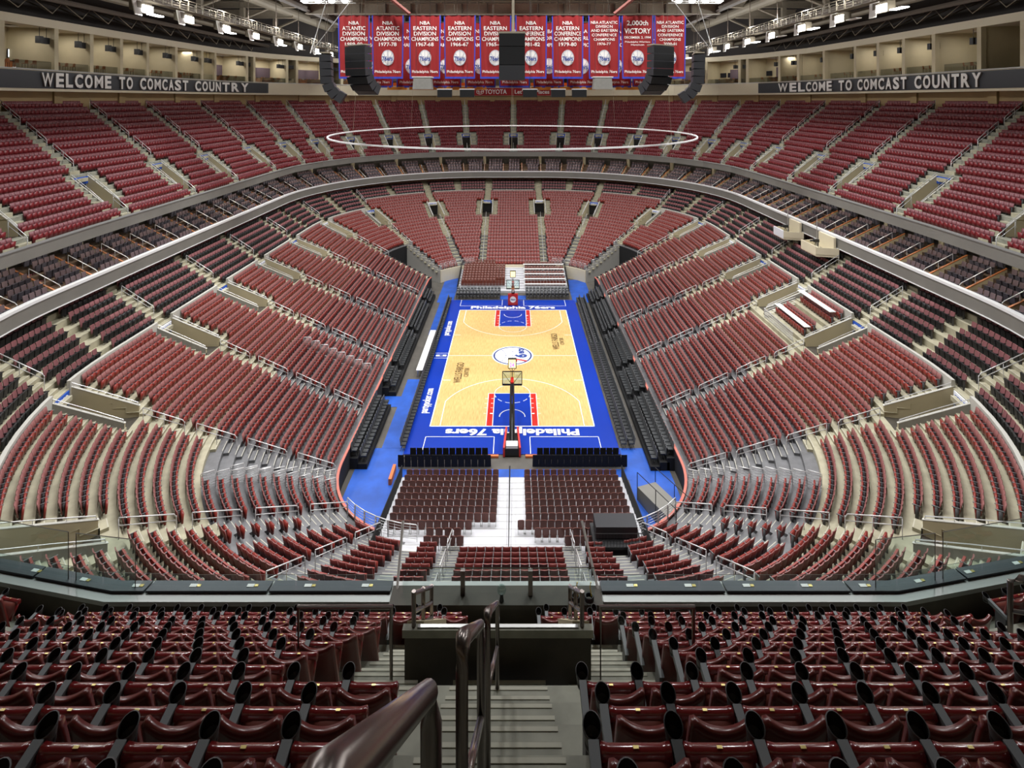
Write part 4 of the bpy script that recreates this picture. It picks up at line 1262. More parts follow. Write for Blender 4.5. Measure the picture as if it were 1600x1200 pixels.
rest = individuals(blk, T_BLK, 'floor_chair', lambda p: 'charcoal floor chair, %s, place %s from the left or near end' % (p[5], ordw(p[7]+1)), 'chair', 'charcoal chairs around the court')
o = merged('floor_chairs', T_BLK, [p[:5] for p in rest]); tag(o, 'remaining charcoal chairs in lines on the far risers around the court', 'seating', 'charcoal chairs around the court', 'stuff')
me = T_BLK2.mesh('black_chair')
for p in blk2:
    ob = link('covered_chair', me, None, p[:3], atan2(-p[3], p[4])); tag(ob, 'black cloth covered chair, %s, %s from the left' % (p[5], ordw(p[7]+1)), 'chair', 'black covered chairs behind the near baseline')
# end risers
def end_riser(s, name, label):
    e = empty(name, (0, 0, 0))
    mb = MB()
    for k in range(12):
        y = s*(21.7+0.85*k); z = 0.30+0.14*k
        mb.box((0, y+s*0.425, z/2), (8.75, 0.425, z/2), M_STEP)
        mb.box((0, y+0.02*s, z+0.004), (8.75, 0.02, 0.004), M_ALU)
    mb.obj('stepped_deck', e)
    sk = MB()
    for u in (-1, 1): sk.hexa([(u*8.76-0.03, s*21.6, 0), (u*8.76+0.03, s*21.6, 0), (u*8.76+0.03, s*31.6, 0), (u*8.76-0.03, s*31.6, 0), (u*8.76-0.03, s*21.6, 1.2), (u*8.76+0.03, s*21.6, 1.2), (u*8.76+0.03, s*31.6, 2.9), (u*8.76-0.03, s*31.6, 2.9)], M_CLOTHB)
    sk.obj('side_skirt', e)
    if s < 0:
        b = MB(); b.tube([(-0.15, -21.9, 0.3), (-0.15, -21.9, 1.3), (-0.15, -31.8, 2.7), (-0.15, -31.8, 1.8)], 0.03, M_BLK, 5); b.obj('centre_rail', e)
    tag(e, label, 'riser')
end_riser(-1, 'seating_platform', 'white stepped platform with centre aisle, near end of the floor')
end_riser(1, 'seating_platform', 'white stepped platform behind the far basket')
brn = []
for k in range(11):
    y = -(22.15+0.85*k); z = 0.30+0.14*k
    L0, L1, R0_, R1 = -8.3, -1.0, 0.95, 8.25
    if k == 8: L0, L1, R0_, R1 = -8.3, -2.6, 0.4, 6.4
    if k == 9: L0, L1, R0_, R1 = -5.6, -3.2, 1.5, 6.0
    if k == 10: L0, L1, R0_, R1 = -5.6, -3.0, 3.4, 5.9
    if k == 8: L0 = -8.3
    line_chairs(brn, L0, y, L1, y, z, 0, 1, 0.5, 'near platform left block, row %s' % ordw(k+1))
    line_chairs(brn, R0_, y, R1, y, z, 0, 1, 0.5, 'near platform right block, row %s' % ordw(k+1))
for k in range(1, 11):
    y = 22.1+0.85*k; z = 0.30+0.14*k
    line_chairs(brn, -8.3, y, -1.3 if k < 9 else -3, y, z, 0, -1, 0.5, 'far platform left block, row %s' % ordw(k+1))
    if k % 2 == 1: line_chairs(brn, 1.9, y, 8.4, y, z, 0, -1, 0.5, 'far platform right block, row %s' % ordw(k+1))
rest = individuals(brn, T_BRN, 'platform_chair', lambda p: 'brown platform chair, %s, %s from the left' % (p[5], ordw(p[7]+1)), 'chair', 'brown chairs on the end platforms')
o = merged('platform_chairs', T_BRN, [p[:5] for p in rest]); tag(o, 'remaining brown chairs on the far end platform', 'seating', 'brown chairs on the end platforms', 'stuff')
# press tables on the far right platform
for k in range(1, 10, 2):
    b = empty('press_table', (5.1, 21.7+0.85*(k)-0.25, 0.3+0.14*(k-1)))
    q = MB(); q.box((0, 0, 0.78*VS), (3.4, 0.22, 0.03), M_WHITE); q.obj('table_top', b)
    for u in (-3.2, 0, 3.2):
        q = MB(); q.box((u, 0, 0.38*VS), (0.03, 0.18, 0.38*VS), M_WHITE); q.obj('leg', b)
    tag(b, 'long white press table on far right platform, %s from the court' % ordw((k+1)//2), 'table', 'press tables behind the far basket')
# scorers table
e = empty('scorers_table', (-10.15, 0, 0)); q = MB(); q.box((0, 0, 0.76*VS), (0.35, 5.3, 0.03), M_WHITE); q.obj('table_top', e)
q = MB(); q.box((0.3, 0, 0.38*VS), (0.02, 5.2, 0.36*VS), M_CLOTHB); q.obj('front_panel', e)
for u in (-5, -1.7, 1.7, 5):
    q = MB(); q.box((-0.2, u, 0.37*VS), (0.03, 0.03, 0.37*VS), M_ALU); q.obj('leg', e)
tag(e, 'long narrow white scorers table beside the left courtside chairs', 'table')

# ------------------------------------------------------------------ baskets
def basket(s, label):
    e = empty('basket_stand', (0, s*17.6, 0.06), 0 if s < 0 else pi)
    # local +Y towards court centre
    b = MB(); b.box((0, 0, 0.35), (0.62, 1.15, 0.3), M_BLK); b.box((0, -0.75, 0.75), (0.5, 0.35, 0.14), M_WHITE)
    for u in (-1, 1): b.hexa([(u*0.68-0.08, -1.2, 0), (u*0.68+0.08, -1.2, 0), (u*0.5+0.08, 1.35, 0), (u*0.5-0.08, 1.35, 0), (u*0.68-0.08, -1.2, 0.8), (u*0.68+0.08, -1.2, 0.8), (u*0.5+0.08, 1.35, 1.1), (u*0.5-0.08, 1.35, 1.1)], M_KRED)
    if s > 0: b.box((0, 1.3, 0.85), (0.72, 0.2, 0.8), M_KRED)
    b.obj('base', e)
    if s > 0:
        q = MB(); q.cyl((0, 1.5, 0.9), (0, 1.53, 0.9), 0.45, M_LINE, n=24); em = q.obj('emblem', e)
        tx = link('lettering', text_mesh('76ers', 0.35, 0.003, 0.01, m=M_LBLUE, width=0.7), em, (0, 1.55, 0.9)); tx.rotation_euler = (pi/2, 0, pi)
    b = MB(); b.tube([(-0.16, 0.2, 0.6), (-0.1, 3.0, 3.55*VS)], 0.1, M_BLK, 8); b.tube([(0.16, 0.2, 0.6), (0.1, 3.0, 3.55*VS)], 0.1, M_BLK, 8)
    b.tube([(0, -0.5, 0.7), (0, 2.4, 2.2*VS)], 0.08, M_BLK, 6); b.obj('boom_arm', e)
    b = MB(); b.box((0, 3.6, 3.5*VS), (0.14, 0.5, 0.14), M_KRED); b.box((0, 3.1, 3.05*VS), (0.16, 0.1, 0.5), M_KRED); b.obj('arm_pad', e)
    bb = MB(); bb.box((0, 4.2, 3.5*VS), (0.9, 0.015, 0.53*VS), M_GLASS); B = bb.obj('backboard', e)
    fr = MB(); z0, z1 = 2.95*VS, 4.03*VS
    fr.box((0, 4.2, z0), (0.94, 0.05, 0.07), M_BLK); fr.box((0, 4.2, z1), (0.92, 0.03, 0.035), M_BLK)
    for u in (-1, 1): fr.box((u*0.91, 4.2, (z0+z1)/2), (0.035, 0.04, (z1-z0)/2), M_BLK); fr.tube([(0, 4.1, z0), (u*0.85, 4.15, z1-0.1)], 0.02, M_BLK, 4)
    fr.box((0, 4.2, (z0+z1)/2), (0.03, 0.03, (z1-z0)/2), M_BLK)
    fr.obj('frame', B)
    rm = MB(); rm.tube([(0.23*cos(a*pi/10), 4.6+0.23*sin(a*pi/10), 3.05*VS) for a in range(21)], 0.02, M_ORANGE, 6); rm.box((0, 4.3, 3.03*VS), (0.08, 0.1, 0.02), M_ORANGE); rm.obj('hoop', e)
    nt = MB()
    for j in range(12):
        a = 2*pi*j/12
        for dq in (1, -1): nt.tube([(0.23*cos(a), 4.6+0.23*sin(a), 3.04*VS), (0.15*cos(a+dq*0.5), 4.6+0.15*sin(a+dq*0.5), 2.8*VS), (0.13*cos(a), 4.6+0.13*sin(a), 2.62*VS)], 0.006, M_WHITE, 3)
    nt.obj('net', e)
    c = MB(); c.box((0, 4.1, 4.75*VS), (0.40, 0.12, 0.40*VS), M_BLK); c.tube([(0, 4.1, z1), (-0.3, 4.1, 4.3*VS)], 0.02, M_BLK, 4); c.tube([(0, 4.1, z1), (0.3, 4.1, 4.3*VS)], 0.02, M_BLK, 4); c.tube([(0, 4.1, 3.2*VS), (0, 4.1, 4.4*VS)], 0.035, M_BLK, 6); C_ = c.obj('shot_clock', e)
    d = MB(); d.box((0, 3.975, 4.75*VS), (0.33, 0.005, 0.34*VS), M_LED); D_ = d.obj('display', C_)
    for xx, ch in ((-0.02, '24'),):
        tx = link('digits', text_mesh(ch, 0.55, 0.004, 0.02, m=M_LEDR, width=0.45), C_, (xx, 3.965, 4.66*VS)); tx.rotation_euler = (pi/2, 0, 0)
    if s > 0:
        d = MB(); d.box((0, 4.225, 4.75*VS), (0.33, 0.005, 0.34*VS), M_LED); d.obj('display', C_)
    tag(e, label, 'basket')
basket(-1, 'black wheeled basketball stand seen from behind, near end of the court')
basket(1, 'red padded basketball stand facing the camera, far end of the court')
UF = UFN

# ------------------------------------------------------------------ court perimeter odds: barricades, corner rails, bleacher platforms
def barricade_mesh(L=1.7, H=1.1, n=6, vertical=False, m=M_RAIL):
    b = MB()
    b.tube([(-L/2, 0, 0), (-L/2, 0, H*0.92), (-L/2+0.1, 0, H), (L/2-0.1, 0, H), (L/2, 0, H*0.92), (L/2, 0, 0)], 0.03, m, 6)
    c = MB()
    if vertical:
        for i in range(1, n*2): x = -L/2+L*i/(n*2); c.tube([(x, 0, 0.1), (x, 0, H)], 0.012, m, 4)
        c.tube([(-L/2, 0, 0.1), (L/2, 0, 0.1)], 0.02, m, 4)
    else:
        for i in range(1, n): c.tube([(-L/2, 0, H*i/n), (L/2, 0, H*i/n)], 0.018, m, 4)
    return b.mesh('frame', True), c.mesh('bars', True)
BAR = barricade_mesh(); BARV = barricade_mesh(1.1, 1.25, 6, True)
def place_bar(x, y, z, rz, label, meshes=BAR, sx=1.0, group='crowd rails', name='crowd_rail'):
    e = empty(name, (x, y, z), rz); link('frame', meshes[0], e); link('bars', meshes[1], e); e.scale = (sx, 1, 1)
    tag(e, label, 'rail', group)
# along the curved front at the near corners
for s, sd in ((1, 'right'), (-1, 'left')):
    angs = [47, 54, 61, 68, 75, 82]
    for j, a in enumerate(angs):
        t = mirY(tNE(a)); t = t if s > 0 else mirX(t)
        # straight rail segments standing on the front edge
        p, tg, n = LOW.frame(t, -0.05)
        ang = radians(90-a)
        q = LOW.P(t, 0.05)
        place_bar(q[0], q[1], 1.75, atan2(tg[1], tg[0]), 'silver barred rail on the curved front edge, %s from the tunnel, near %s corner' % (ordw(j+1), sd), sx=0.62)
    # stepped rails closing the retractable rows
    for k in range(0, 10):
        t = mirY(tNE(17+1.3*k)); t = t if s > 0 else mirX(t)
        p, tg, n = LOW.frame(t, LD*k+0.45)
        place_bar(p[0], p[1], z_low(k), atan2(n[1], n[0]), 'stepped silver rail closing retractable row %s, near %s corner' % (ordw(k+1), sd), sx=0.5)
    t2 = mirY(tNE(24)); t2 = t2 if s > 0 else mirX(t2)
    if s < 0:
        for k in range(0, 8):
            p, tg, n = LOW.frame(t2, LD*k+0.45)
            place_bar(p[0], p[1], z_low(k), atan2(n[1], n[0]), 'second line of stepped silver rail at row %s, near left corner' % ordw(k+1), sx=0.5)
# wheelchair / broadcast step rails on the left bank
for k in range(1, 9):
    p, tg, n = LOW.frame(mirX(tR(-9.3)), LD*k+0.4)
    place_bar(p[0], p[1], z_low(k)+0.3, atan2(n[1], n[0]), 'small barred gate on the left bank at row %s, midway along court' % ordw(k+1), BARV, 0.75, 'barred gates on the left bank')
# grey railings on the far wall and tunnel walls
for s, sd in ((1, 'right'), (-1, 'left')):
    for j, a in enumerate((38, 46, 54, 62, 70, 78)):
        t = tNE(a); t = t if s > 0 else mirX(t)
        p, tg, n = LOW.frame(t, 0.0)
        place_bar(p[0], p[1], 2.0, atan2(tg[1], tg[0]), 'grey rail over the far wall, %s from the tunnel, far %s corner' % (ordw(j+1), sd), sx=0.6, group='rails over the far wall')
    for k in range(0, 9, 2):
        t = tNE(36.5); t = t if s > 0 else mirX(t)
        p, tg, n = LOW.frame(t, LD*k+0.4)
        place_bar(p[0], p[1], z_low(k), atan2(n[1], n[0]), 'silver rail beside the far %s tunnel at row %s' % (sd, ordw(k+1)), sx=0.6, group='rails beside the far tunnels')
# tall stand bleacher deck in the right bank between stairwells (press deck)
def press_deck():
    ta = tR(-13); tb = tR(-6.9)
    e = empty('press_deck', (0, 0, 0))
    for j, d in enumerate((14.6, 17.0)):
        b = MB(); z = z_low(int(d/LD))+1.0+0.3*j
        sweep(LOW, [(d-0.3, z), (d+0.3, z), (d+0.3, z+0.06), (d-0.3, z+0.06)], ta, tb, M_WHITE, b, caps=True); b.obj('counter', e)
    b = MB()
    d = 13.2
    for i in range(6):
        z = z_low(14)+0.1+0.24*i
        pa = LOW.P(ta, d); pb = LOW.P(tb, d); b.tube([(pa[0], pa[1], z), (pb[0], pb[1], z)], 0.035, M_RAIL, 4)
        pc = LOW.P(ta, d+3.3); b.tube([(pb[0], pb[1], z), (LOW.P(tb, d+3.3)[0], LOW.P(tb, d+3.3)[1], z+1.2)], 0.02, M_RAIL, 4)
    for i in range(25):
        t = ta+(tb-ta)*i/24; p = LOW.P(t, d); b.tube([(p[0], p[1], z_low(13)), (p[0], p[1], z_low(14)+1.4)], 0.025, M_RAIL, 4)
    b.obj('rail_fence', e)
    b = MB(); sweep(LOW, [(13.3, z_low(13)), (18.1, z_low(13)), (18.1, z_low(15)), (13.3, z_low(14))], ta, tb, M_DCONC, b, caps=True); b.obj('deck_base', e)
    tag(e, 'raised press deck with two white counters and silver rails, right bank between stairwells', 'deck')
press_deck()
# camera box platform at near right behind the white platform
e = empty('camera_stage', (6.6, -30.9, 0.2)); q = MB(); q.box((0, 0, 2.6), (1.5, 1.0, 0.08), M_BLK); q.obj('deck', e)
q = MB(); q.box((0, -0.95, 1.3), (1.5, 0.03, 1.25), M_CLOTHB); q.box((-1.45, 0, 1.3), (0.03, 1.0, 1.25), M_CLOTHB); q.obj('skirt', e)
q = MB()
for i in range(16): q.tube([(-1.45+i*0.193, -0.98, 2.65), (-1.45+i*0.193, -0.98, 3.5)], 0.012, M_BLK, 4)
q.tube([(-1.45, -0.98, 3.5), (1.45, -0.98, 3.5)], 0.025, M_BLK, 5); q.obj('railing', e)
q = MB(); q.box((0, 0.2, 3.1), (1.3, 0.6, 0.35), M_SPK); q.obj('equipment_case', e)
tag(e, 'black camera stage with railing behind the near right platform corner', 'stage')
e = empty('access_ramp', (11.1, -25.8, 0), radians(20)); q = MB(); q.hexa([(-0.8, -2.4, 0), (0.8, -2.4, 0), (0.8, 2.4, 0), (-0.8, 2.4, 0), (-0.8, -2.4, 1.5), (0.8, -2.4, 1.5), (0.8, 2.4, 1.0), (-0.8, 2.4, 1.0)], M_FASC); q.obj('deck', e)
q = MB()
for sx in (-0.8, 0.8):
    q.tube([(sx, -2.4, 2.6), (sx, 2.4, 2.1)], 0.03, M_BLK, 5)
    for u in (-2.4, 0, 2.4): q.tube([(sx, u, 0), (sx, u, 2.35-u*0.1)], 0.03, M_BLK, 5)
q.obj('railing', e)
tag(e, 'grey ramp with black rails on the blue floor at near right corner', 'ramp')
for s, sd in ((-1, 'left'), (1, 'right')):
    q = MB(); q.box((s*2.1 if False else s*1.9, -18.75, 0.1), (0.75, 0.12, 0.08), M_ORANGE); tag(q.obj('floor_edge_strip'), 'orange wood edge strip on the floor just %s of the near basket' % sd, 'strip')
q = MB(); q.box((-9.6, -21.3, 0.25), (0.12, 0.9, 0.25), M_ORANGE); tag(q.obj('edge_block'), 'orange block at the front left corner of the near platform', 'block')

# ------------------------------------------------------------------ foreground: ledge tops, glass, rails, stairwell header
zc = 19.27
# dark metal ledge tops with stickers left and right of the centre bay
def near_t(x):
    lo, hi = mirX(mirY(tR(0)))-TT, mirY(tR(0))
    best = None
    for i in range(3001):
        t = NEAR_T-60+120*i/3000
        p = UPR.P(t, UF)
        if p[1] > -40: continue
        if best is None or abs(p[0]-x) < best[0]: best = (abs(p[0]-x), t)
    return best[1]
tl0, tl1, tr0, tr1 = near_t(-24), near_t(-2.55), near_t(2.15), near_t(24)
lab = {0: 'left', 1: 'right'}
for i, (a, b) in enumerate(((tl0, tl1), (tr0, tr1))):
    e = empty('ledge_shelf', (0, 0, 0))
    n = 8
    for j in range(n):
        u0 = a+(b-a)*j/n; u1 = a+(b-a)*(j+1)/n-0.05
        mb = MB(); sweep(UPR, [(UF-0.36, zc+0.02), (UF-0.05, zc+0.03), (UF-0.05, zc+0.08), (UF-0.36, zc+0.05)], u0, u1, M_LEDGED, mb, caps=True); po = mb.obj('shelf_plate', e)
    for j in range(17):
        u = a+(b-a)*(j+0.5)/17; p, tg, nn = UPR.frame(u, UF-0.2)
        mb = MB(); mb.box((p[0], p[1], zc+0.075), (0.08, 0.04, 0.003), M_WHITE, (tg, nn)); mb.box((p[0]+tg[0]*0.13*(1), p[1]+tg[1]*0.13, zc+0.075), (0.04, 0.03, 0.003), M_PLATE, (tg, nn)); mb.obj('sticker', e)
    tag(e, 'dark metal ledge shelf with small stickers on the near parapet, %s half' % lab[i], 'ledge')
    # silver edge strip and painted wall seen from the seats
    mb = MB(); sweep(UPR, [(UF-0.05, zc-0.08), (UF+0.16, zc-0.08), (UF+0.16, zc+0.02), (UF-0.05, zc+0.02)], a, b, M_ALUD, mb, caps=True)
    tag(mb.obj('trim_ledge_edge'), kind='structure')
    # low glass
    m = 10
    for j in range(m):
        u0 = a+(b-a)*j/m; u1 = a+(b-a)*(j+1)/m-0.03
        p, q = UPR.P(u0, UF-0.2), UPR.P(u1, UF-0.2)
        x_mid = (p[0]+q[0])/2; h = 0.32
        g = MB(); g.quad((p[0], p[1], zc+0.02), (q[0], q[1], zc+0.02), (q[0], q[1], zc+h), (p[0], p[1], zc+h), M_GLASS)
        g.tube([(p[0], p[1], zc+h), (q[0], q[1], zc+h)], 0.006, M_ALU, 4)
        tag(g.obj('glass_guard'), 'low clear glass guard on the near ledge, %s from the centre bay, %s side' % (ordw((m-j) if i == 0 else j+1), lab[i]), 'glass panel', 'glass guards on the near ledge')
# taller glass at the outer ends
for s, sd in ((-1, 'left'), (1, 'right')):
    for j, (xa, xb) in enumerate(((8.4, 9.9), (10.1, 12.6))):
        pa = UPR.P(near_t(s*xa), UF-0.15); pb = UPR.P(near_t(s*xb), UF-0.15)
        g = MB(); g.quad((pa[0], pa[1], zc), (pb[0], pb[1], zc), (pb[0], pb[1], zc+1.15), (pa[0], pa[1], zc+1.15), M_GLASS)
        for p in (pa, pb): g.tube([(p[0], p[1], zc), (p[0], p[1], zc+1.15)], 0.012, M_RAILD, 4)
        g.tube([(pa[0], pa[1], zc+1.15), (pb[0], pb[1], zc+1.15)], 0.012, M_ALU, 4)
        tag(g.obj('tall_glass_panel'), 'tall clear glass panel on the near parapet, %s from centre, %s' % ('inner' if j == 0 else 'outer', sd), 'glass panel')
# centre bay: pale concrete sill, taller glass with frame, equipment
def nearY(d): return -(30+d)
yb = nearY(UF-0.2)
mb = MB(); mb.box((-0.2, yb-0.05, zc+0.0), (2.35, 0.25, 0.05), M_DCONC); tag(mb.obj('trim_centre_sill'), kind='structure')
gp = [(-2.3, -0.95), (-0.93, 0.55), (0.57, 2.0)]
for j, (a, b) in enumerate(gp):
    g = MB(); g.quad((a, yb, zc+0.05), (b, yb, zc+0.05), (b, yb, zc+0.62), (a, yb, zc+0.62), M_GLASS); g.tube([(a, yb, zc+0.62), (b, yb, zc+0.62)], 0.012, M_RAILD, 4)
    tag(g.obj('glass_guard'), '%s glass guard over the centre bay sill' % ('left', 'middle', 'right')[j], 'glass panel')
for j, x in enumerate((-0.95, 0.56)):
    b = MB(); b.box((x, yb-0.02, zc+0.3), (0.05, 0.05, 0.3), M_VOMOUT if j else M_RAILD); tag(b.obj('glass_post'), 'short grey post holding glass on centre bay sill, %s' % ('left of the lamp' if j == 0 else 'right of the lamp'), 'post')
e = empty('glass_globe_lamp', (-0.08, yb-0.2, zc+0.06)); g = MB()
vv = []; n = 12
for i in range(9):
    for j in range(n):
        a = pi*i/8; vv.append((0.1*sin(a)*cos(2*pi*j/n), 0.1*sin(a)*sin(2*pi*j/n), 0.24-0.1*cos(a)))
g.add(vv, [(i*n+j, i*n+(j+1) % n, (i+1)*n+(j+1) % n, (i+1)*n+j) for i in range(8) for j in range(n)], M_GLASS); g.obj('globe', e, True)
g = MB(); g.cyl((0, 0, 0), (0, 0, 0.15), 0.05, M_BLK, 0.03); g.obj('base', e); tag(e, 'small clear globe on a black base on the centre bay sill', 'lamp')
for j, x in enumerate((1.55, 1.85)):
    e = empty('cable_coil', (x, yb-0.2, zc+0.06)); g = MB()
    for q in range(3): g.tube([(0.09*cos(a*pi/8), 0.09*sin(a*pi/8), 0.03+q*0.035) for a in range(17)], 0.018, M_BLK, 5)
    g.obj('black_loops', e); g = MB(); g.tube([(0.05, 0, 0.1), (0.02, 0.02, 0.28), (0.04, 0.01, 0.4)], 0.01, mat('yellow_tape', rgb(220, 200, 60), 0.5), 5); g.obj('yellow_tail', e)
    tag(e, 'black cable coil with yellow tail on the centre sill, %s one' % ('left' if j == 0 else 'right'), 'cable')
# leaning white posts on both sides of the bay
for s, sd, x in ((-1, 'left', -2.45), (1, 'right', 2.1)):
    g = MB(); g.tube([(x, yb+0.1, zc), (x+(-0.02 if s < 0 else -0.28), yb+0.9, zc+1.0)], 0.03, M_WHITE, 6); tag(g.obj('leaning_post'), 'pale leaning post at the %s end of the centre bay' % sd, 'post')
# wall behind ledge facing the seats
mb = MB(); sweep(UPR, [(UF+0.0, 18.2), (UF+0.14, 18.2), (UF+0.14, zc-0.08), (UF+0.0, zc-0.08)], near_t(-26), near_t(26), M_DCONC, mb, caps=True); tag(mb.obj('wall_near_parapet'), kind='structure')

# near stairwell header seen from behind
VX = -0.03; DH = 7.8; yh = CAM[1]+DH
tz = lambda D: 30.38-1.75-0.815*D
e = empty('stairwell_enclosure', (VX, yh, tz(DH)))
wv = 1.30; LEN = 3.0
b = MB(); b.box((0, 0.06, -0.1), (wv, 0.05, 0.70), M_DCONC); b.obj('back_wall', e)
b = MB(); b.box((0, 0.045, 0.665), (wv+0.03, 0.05, 0.055), M_FCONC); b.box((0, 0.05, 0.727), (wv-0.18, 0.025, 0.008), M_ALU); b.obj('coping', e)
for s in (-1, 1):
    b = MB(); x = s*(wv-0.12)
    b.hexa([(x-0.12, 0.2, -3.5), (x+0.12, 0.2, -3.5), (x+0.12, LEN, -3.5), (x-0.12, LEN, -3.5), (x-0.12, 0.2, 0.66), (x+0.12, 0.2, 0.66), (x+0.12, LEN, -1.9), (x-0.12, LEN, -1.9)], M_TAN); w_ = b.obj('side_wall', e)
    b = MB()
    RL = 1.75
    for h in (-0.12, 0.14, 0.40): b.tube([(x, 0.06, 0.78+h), (x, RL, 0.78+h-0.82*(RL-0.06))], 0.03, M_RAILD, 8)
    for u in (0.06, RL*0.5, RL): b.tube([(x, u, 0.3-0.82*u), (x, u, 0.82-0.82*(u-0.06)+0.39)], 0.032, M_RAILD, 8)
    b.obj('side_rail', w_)
tag(e, 'dark concrete stairwell enclosure with steel side rails below the centre stairs', 'enclosure')
# U-shaped guard frames left and right of the stairwell
for s, sd, xc in ((-1, 'left', -2.1), (1, 'right', 2.0)):
    D = 7.6; z0 = tz(D)
    g = MB(); g.tube([(xc-0.63, yh-0.2, z0-0.4), (xc-0.63, yh-0.2, z0+1.06), (xc+0.63, yh-0.2, z0+1.06), (xc+0.63, yh-0.2, z0-0.4)], 0.022, M_RAILD, 8)
    o = g.obj('guard_frame'); gg = MB(); gg.quad((xc-0.6, yh-0.2, z0+0.1), (xc+0.6, yh-0.2, z0+0.1), (xc+0.6, yh-0.2, z0+1.04), (xc-0.6, yh-0.2, z0+1.04), glass_mat('very_clear_glass', (0.92, 0.94, 0.93, 1), 0.04)); gg.obj('glass_pane', o)
    tag(o, 'thin dark U-shaped glass guard frame across the stairs %s of the stairwell' % sd, 'guard')
# centre handrails going down from the camera
XR = -0.015
def rail3(D0, D1, label, r=0.026, h=1.36, mid=True, off=0.0):
    e = empty('stair_handrail', (XR, CAM[1]+D0, tz(D0)))
    L = D1-D0; s = -0.85
    g = MB(); g.tube([(0, 0, -0.3), (0, 0, h-0.07), (0, 0.03, h-0.02), (0, 0.08, h-0.02), (0, L-0.06, h+s*(L-0.06)), (0, L, h+s*L-0.09), (0, L, s*L-0.3)], r, M_RAILD, 14); g.obj('rail_tube', e, True)
    if mid:
        g = MB(); g.tube([(0, 0, h*0.55), (0, L, h*0.55+s*L)], r*0.9, M_RAILD, 10); g.obj('mid_rail', e, True)
    tag(e, label, 'handrail')
rail3(0.55, 1.45, 'thick brushed steel stair handrail nearest the camera', r=0.026, h=1.44, mid=False)
rail3(2.3, 3.62, 'steel centre stair handrail, second from the camera')
rail3(4.5, 7.1, 'steel centre stair handrail, farthest of the three, above the stairwell', h=1.25)
# outer stair hand rails at the picture's left and right edges
for s, sd, x in ((-1, 'left', -10.3), (1, 'right', 10.2)):
    D = 11.3; z0 = tz(D)
    g = MB(); g.tube([(x, CAM[1]+D, z0-0.1), (x, CAM[1]+D, z0+1.25), (x+s*0.12, CAM[1]+D-0.1, z0+1.38), (x+s*2.6, CAM[1]+D-0.6, z0+1.40)], 0.05, M_RAILD, 8); g.tube([(x, CAM[1]+D, z0+0.65), (x+s*2.6, CAM[1]+D-0.6, z0+0.68)], 0.04, M_RAILD, 8)
    tag(g.obj('corner_handrail'), 'grey tubular handrail at the far %s edge beside the near ledge' % sd, 'handrail')

# ------------------------------------------------------------------ banners
def banner_mesh(w, h, amp, seed):
    rnd = random.Random(seed); ph = [rnd.uniform(0, 6.28) for _ in range(3)]
    f = lambda x, z: amp*(1-0.5*max(0, (z+h)/h))*(sin(x*6.0+ph[0])+0.6*sin(x*10.5+ph[1]+z*0.4)+0.3*sin(x*2.5+z*0.8+ph[2]))
    nx, nz = 36, 12; b = MB()
    def grid(x0, x1, z0, z1, m, off, n1=nx, n2=nz):
        taper = lambda x, z: x*(1-0.05*(-z/h))
        vv = [(taper(x0+(x1-x0)*i/n1, z0+(z1-z0)*j/n2), f(x0+(x1-x0)*i/n1, z0+(z1-z0)*j/n2)+off, z0+(z1-z0)*j/n2) for i in range(n1+1) for j in range(n2+1)]
        b.add(vv, [(i*(n2+1)+j, (i+1)*(n2+1)+j, (i+1)*(n2+1)+j+1, i*(n2+1)+j+1) for i in range(n1) for j in range(n2)], m)
    grid(-w/2, w/2, -h, 0, M_BAN, 0); grid(-w/2, -w/2+0.14, -h, 0, M_BANB, -0.02, 2); grid(w/2-0.14, w/2, -h, 0, M_BANB, -0.02, 2); grid(-w/2, w/2, -h, -h+0.22, M_BANB, -0.025, nx, 2)
    return b, f, (lambda x, z: x*(1-0.05*(-z/h)))
